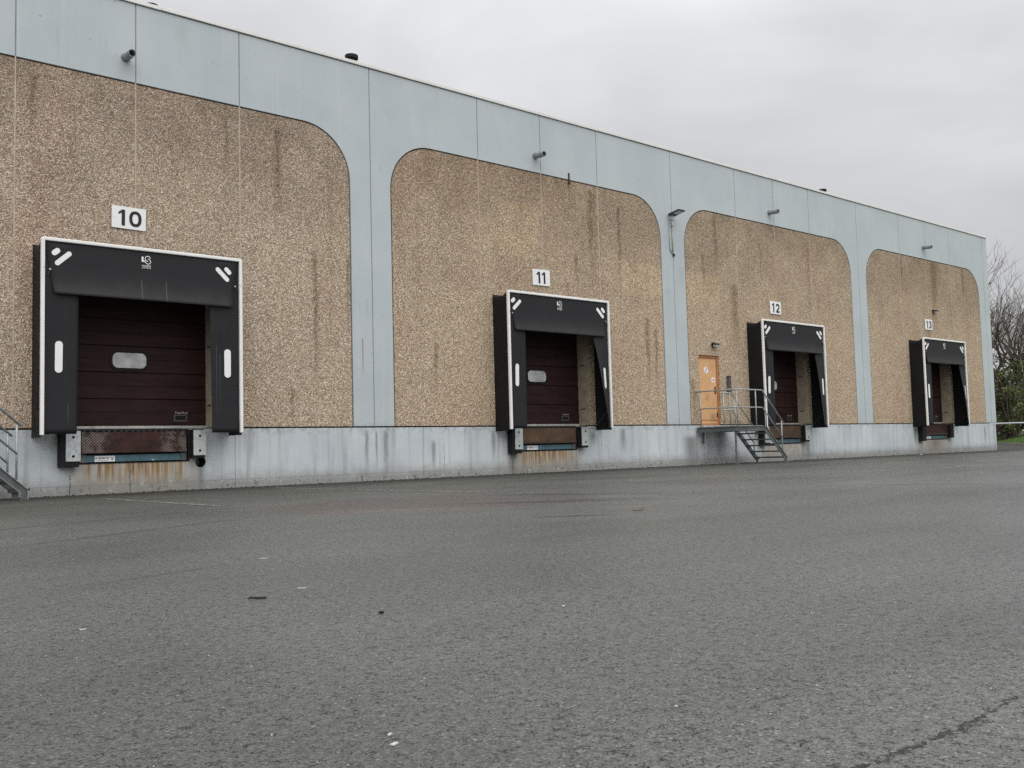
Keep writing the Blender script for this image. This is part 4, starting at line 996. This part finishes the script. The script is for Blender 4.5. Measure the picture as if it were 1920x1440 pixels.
def shrub(pos, h, rx, seed, mat, label, nleaf=2600):
    rd = random.Random(seed); pos = Vector((pos.x, pos.y, .3))
    t = thing('evergreen_shrub', pos, label, 'shrub', 'shrubs in the hedge behind the verge')
    st_ = MB(); lf = MB()
    for i in range(9):
        a = rd.uniform(0, 6.28); q = pos + Vector((math.cos(a) * rx * rd.uniform(.2, .8), math.sin(a) * rx * rd.uniform(.2, .8), h * rd.uniform(.5, .92)))
        m_ = (pos + q) / 2 + Vector((rd.gauss(0, .2), rd.gauss(0, .2), rd.gauss(0, .2)))
        st_.tube([pos + Vector((rd.gauss(0, .1), rd.gauss(0, .1), 0)), m_, q], .05, 5, cap=False, r1=.015)
    cl = [(rd.gauss(0, .42) * rx, rd.gauss(0, .42) * rx, h * (.08 + .9 * rd.random() ** .9), rd.uniform(.25, .6)) for i in range(46)]
    for i in range(nleaf):
        c = rd.choice(cl); p = pos + Vector((c[0] + rd.gauss(0, c[3] * .55), c[1] + rd.gauss(0, c[3] * .55), max(.05, c[2] + rd.gauss(0, c[3] * .5))))
        u = Vector((rd.gauss(0, 1), rd.gauss(0, 1), rd.gauss(0, 1))).normalized(); w = u.cross(Vector((rd.gauss(0, 1), rd.gauss(0, 1), rd.gauss(0, 1)))).normalized()
        l, b = rd.uniform(.07, .16), rd.uniform(.03, .07)
        lf.add([p - u * l, p + w * b, p + u * l, p - w * b], [(0, 1, 2, 3)])
    part('stem', st_, 'bark', t); structure(part('foliage', lf, mat, t), 'stuff')
for px, dist, h, rx, sd_, mt, lb in ((1858, 86, 5.2, 1.7, 31, 'hedgebrown', 'brown twiggy shrub close behind the building corner'), (1884, 88, 5.4, 1.7, 32, 'ever', 'dark evergreen shrub in the middle of the hedge strip'),
                              (1902, 85, 6.3, 1.8, 33, 'ever2', 'yellow-green evergreen shrub near the right edge'), (1924, 87, 6.8, 2.0, 34, 'ever', 'dark tall evergreen shrub at the right edge of the photo'), (1872, 91, 3.4, 1.8, 35, 'ever', 'low dark shrub behind the brown twiggy one'), (1896, 93, 3.8, 2.2, 36, 'hedgebrown', 'low brown shrub at the back of the hedge strip')):
    shrub(ray_pt(px, dist), h, rx, sd_, mt, lb)

# barrier rail running out from beyond the corner
o = thing('barrier_rail', (44.5, 9., 0), 'pale round steel barrier rail beyond the building corner', 'barrier')
part('rail', MB().tube([(44.5, 9.5, 1.30), (44.5, -4., 1.30)], .055, 10), 'galv', o, smooth=True)
for y in (9.0, 5.9, 1., -3.6): part('post', MB().tube([(44.5, y, 0), (44.5, y, 1.27)], .05, 10), 'section', o, smooth=True)

# ------------------------------------------------------------------ litter and grit on the asphalt
def gp(px, py):
    d = rt * ((px - 960) / 1820.5) + up * ((720 - py) / 1820.5) + fw; t = -CAM.z / d.z; p = CAM + d * t; return p.x, p.y
def scrap(name, x, y, l, w, ang, label, cat, mat='paper', curl=.012, seed=0):
    rd = random.Random(seed); c, s = math.cos(ang), math.sin(ang); pts = []
    def fn(u, v):
        a, b = (u - .5) * l, (v - .5) * w * (1 - .5 * abs(u - .5)) + .12 * w * math.sin(7 * u + seed)
        return (x + a * c - b * s, y + a * s + b * c, .0035 + curl * (u - .4) ** 2 * 4 + .0006 * math.sin(u * 5 + seed))
    return tag(part(name, MB().grid(fn, 6, 2), mat, origin=(x, y, 0), solid=.003), label, cat)
a0 = R(-40)
for i, (px, py, l, w, lb) in enumerate(((494, 1048, .075, .02, 'pale paper strip left of the foreground centre, farthest of the scraps'), (566, 1104, .065, .016, 'pale curled paper strip right of the black stick'), (155, 1182, .035, .018, 'small white paper bit at the far left foreground'),
                                     (739, 1398, .026, .018, 'white paper bit at the bottom edge of the photo, larger of two'), (731, 1380, .016, .011, 'tiny white paper bit just above the larger one at the bottom'), (1057, 1138, .022, .014, 'small pale scrap in the middle of the asphalt'), (1268, 1327, .012, .010, 'tiny white chip in the lower right foreground'))):
    x, y = gp(px, py); scrap('paper_scrap', x, y, l * .65, w * .65, a0 + .2 * i, lb, 'litter', 'paper', .0005, i)['group'] = 'paper scraps on the asphalt'
x, y = gp(484, 1124)
sx_, sy_ = math.cos(a0), math.sin(a0)
tag(part('black_stick', MB().tube([(x - .036 * sx_, y - .036 * sy_, .009), (x - .005, y, .007), (x + .036 * sx_, y + .036 * sy_, .007)], .0048, 6).tube([(x - .033 * sx_, y - .033 * sy_, .009), (x - .040 * sx_ - .008, y - .040 * sy_ - .008, .006)], .0035, 5), 'rubber', origin=(x, y, 0)), 'short black stick lying on the asphalt in the left foreground', 'stick')
x, y = gp(1197, 957); scrap('dry_leaf', x, y, .11, .08, a0, 'brown dry leaf on the asphalt in front of dock 11', 'leaf', 'leaf_dry', .018, 4)
x, y = gp(715, 1151); tag(part('black_fragment', MB().prism([(-.008, 0), (.009, 0), (.007, .006), (-.003, .009), (-.007, .005)], -.008, .008), 'rubber'), 'tiny black fragment right of the stick on the asphalt', 'litter').location = (x, y, .003)
x, y = gp(1727, 853); scrap('white_wrapper', x, y, .12, .09, .3, 'white wrapper on the ground in front of dock 13', 'litter', 'paper', .015, 9)

rg = random.Random(12); mb = MB(); mk = MB()
for i in range(900):
    d = 1.7 + 16 * rg.random() ** 1.7; a = rg.uniform(R(8), R(74)); x = CAM.x + d * math.sin(a); y = CAM.y + d * math.cos(a)
    if y > -.3: continue
    s = rg.uniform(.0010, .0026) * (1 + .05 * d); q = rg.uniform(0, 6.28)
    tgt = mb if rg.random() < .42 else mk
    e = [(x + s * math.cos(q + k * 1.57) * rg.uniform(.6, 1.3), y + s * math.sin(q + k * 1.57) * rg.uniform(.6, 1.3), .0015) for k in range(4)] + [(x, y, .002 + s * .9)]
    tgt.add(e, [(0, 1, 4), (1, 2, 4), (2, 3, 4), (3, 0, 4)])
for i in range(700):                       # crumbs and leaf bits gathered at the foot of the wall
    x = rg.uniform(-10, 31.5); y = -.02 - abs(rg.gauss(0, .10)); s = rg.uniform(.008, .026); q = rg.uniform(0, 6.28)
    e = [(x + s * math.cos(q + k * 1.57) * rg.uniform(.6, 1.3), y + s * math.sin(q + k * 1.57) * rg.uniform(.6, 1.3), .002) for k in range(4)] + [(x, y, .004 + s * .7)]
    mk.add(e, [(0, 1, 4), (1, 2, 4), (2, 3, 4), (3, 0, 4)])
g = structure(part('grit', mb, 'stone'), 'stuff'); tag(g, 'scattered pale grit chips on the asphalt', 'grit')
g = structure(part('dark_grit', mk, 'rubber'), 'stuff'); tag(g, 'scattered dark grit on the asphalt', 'grit')
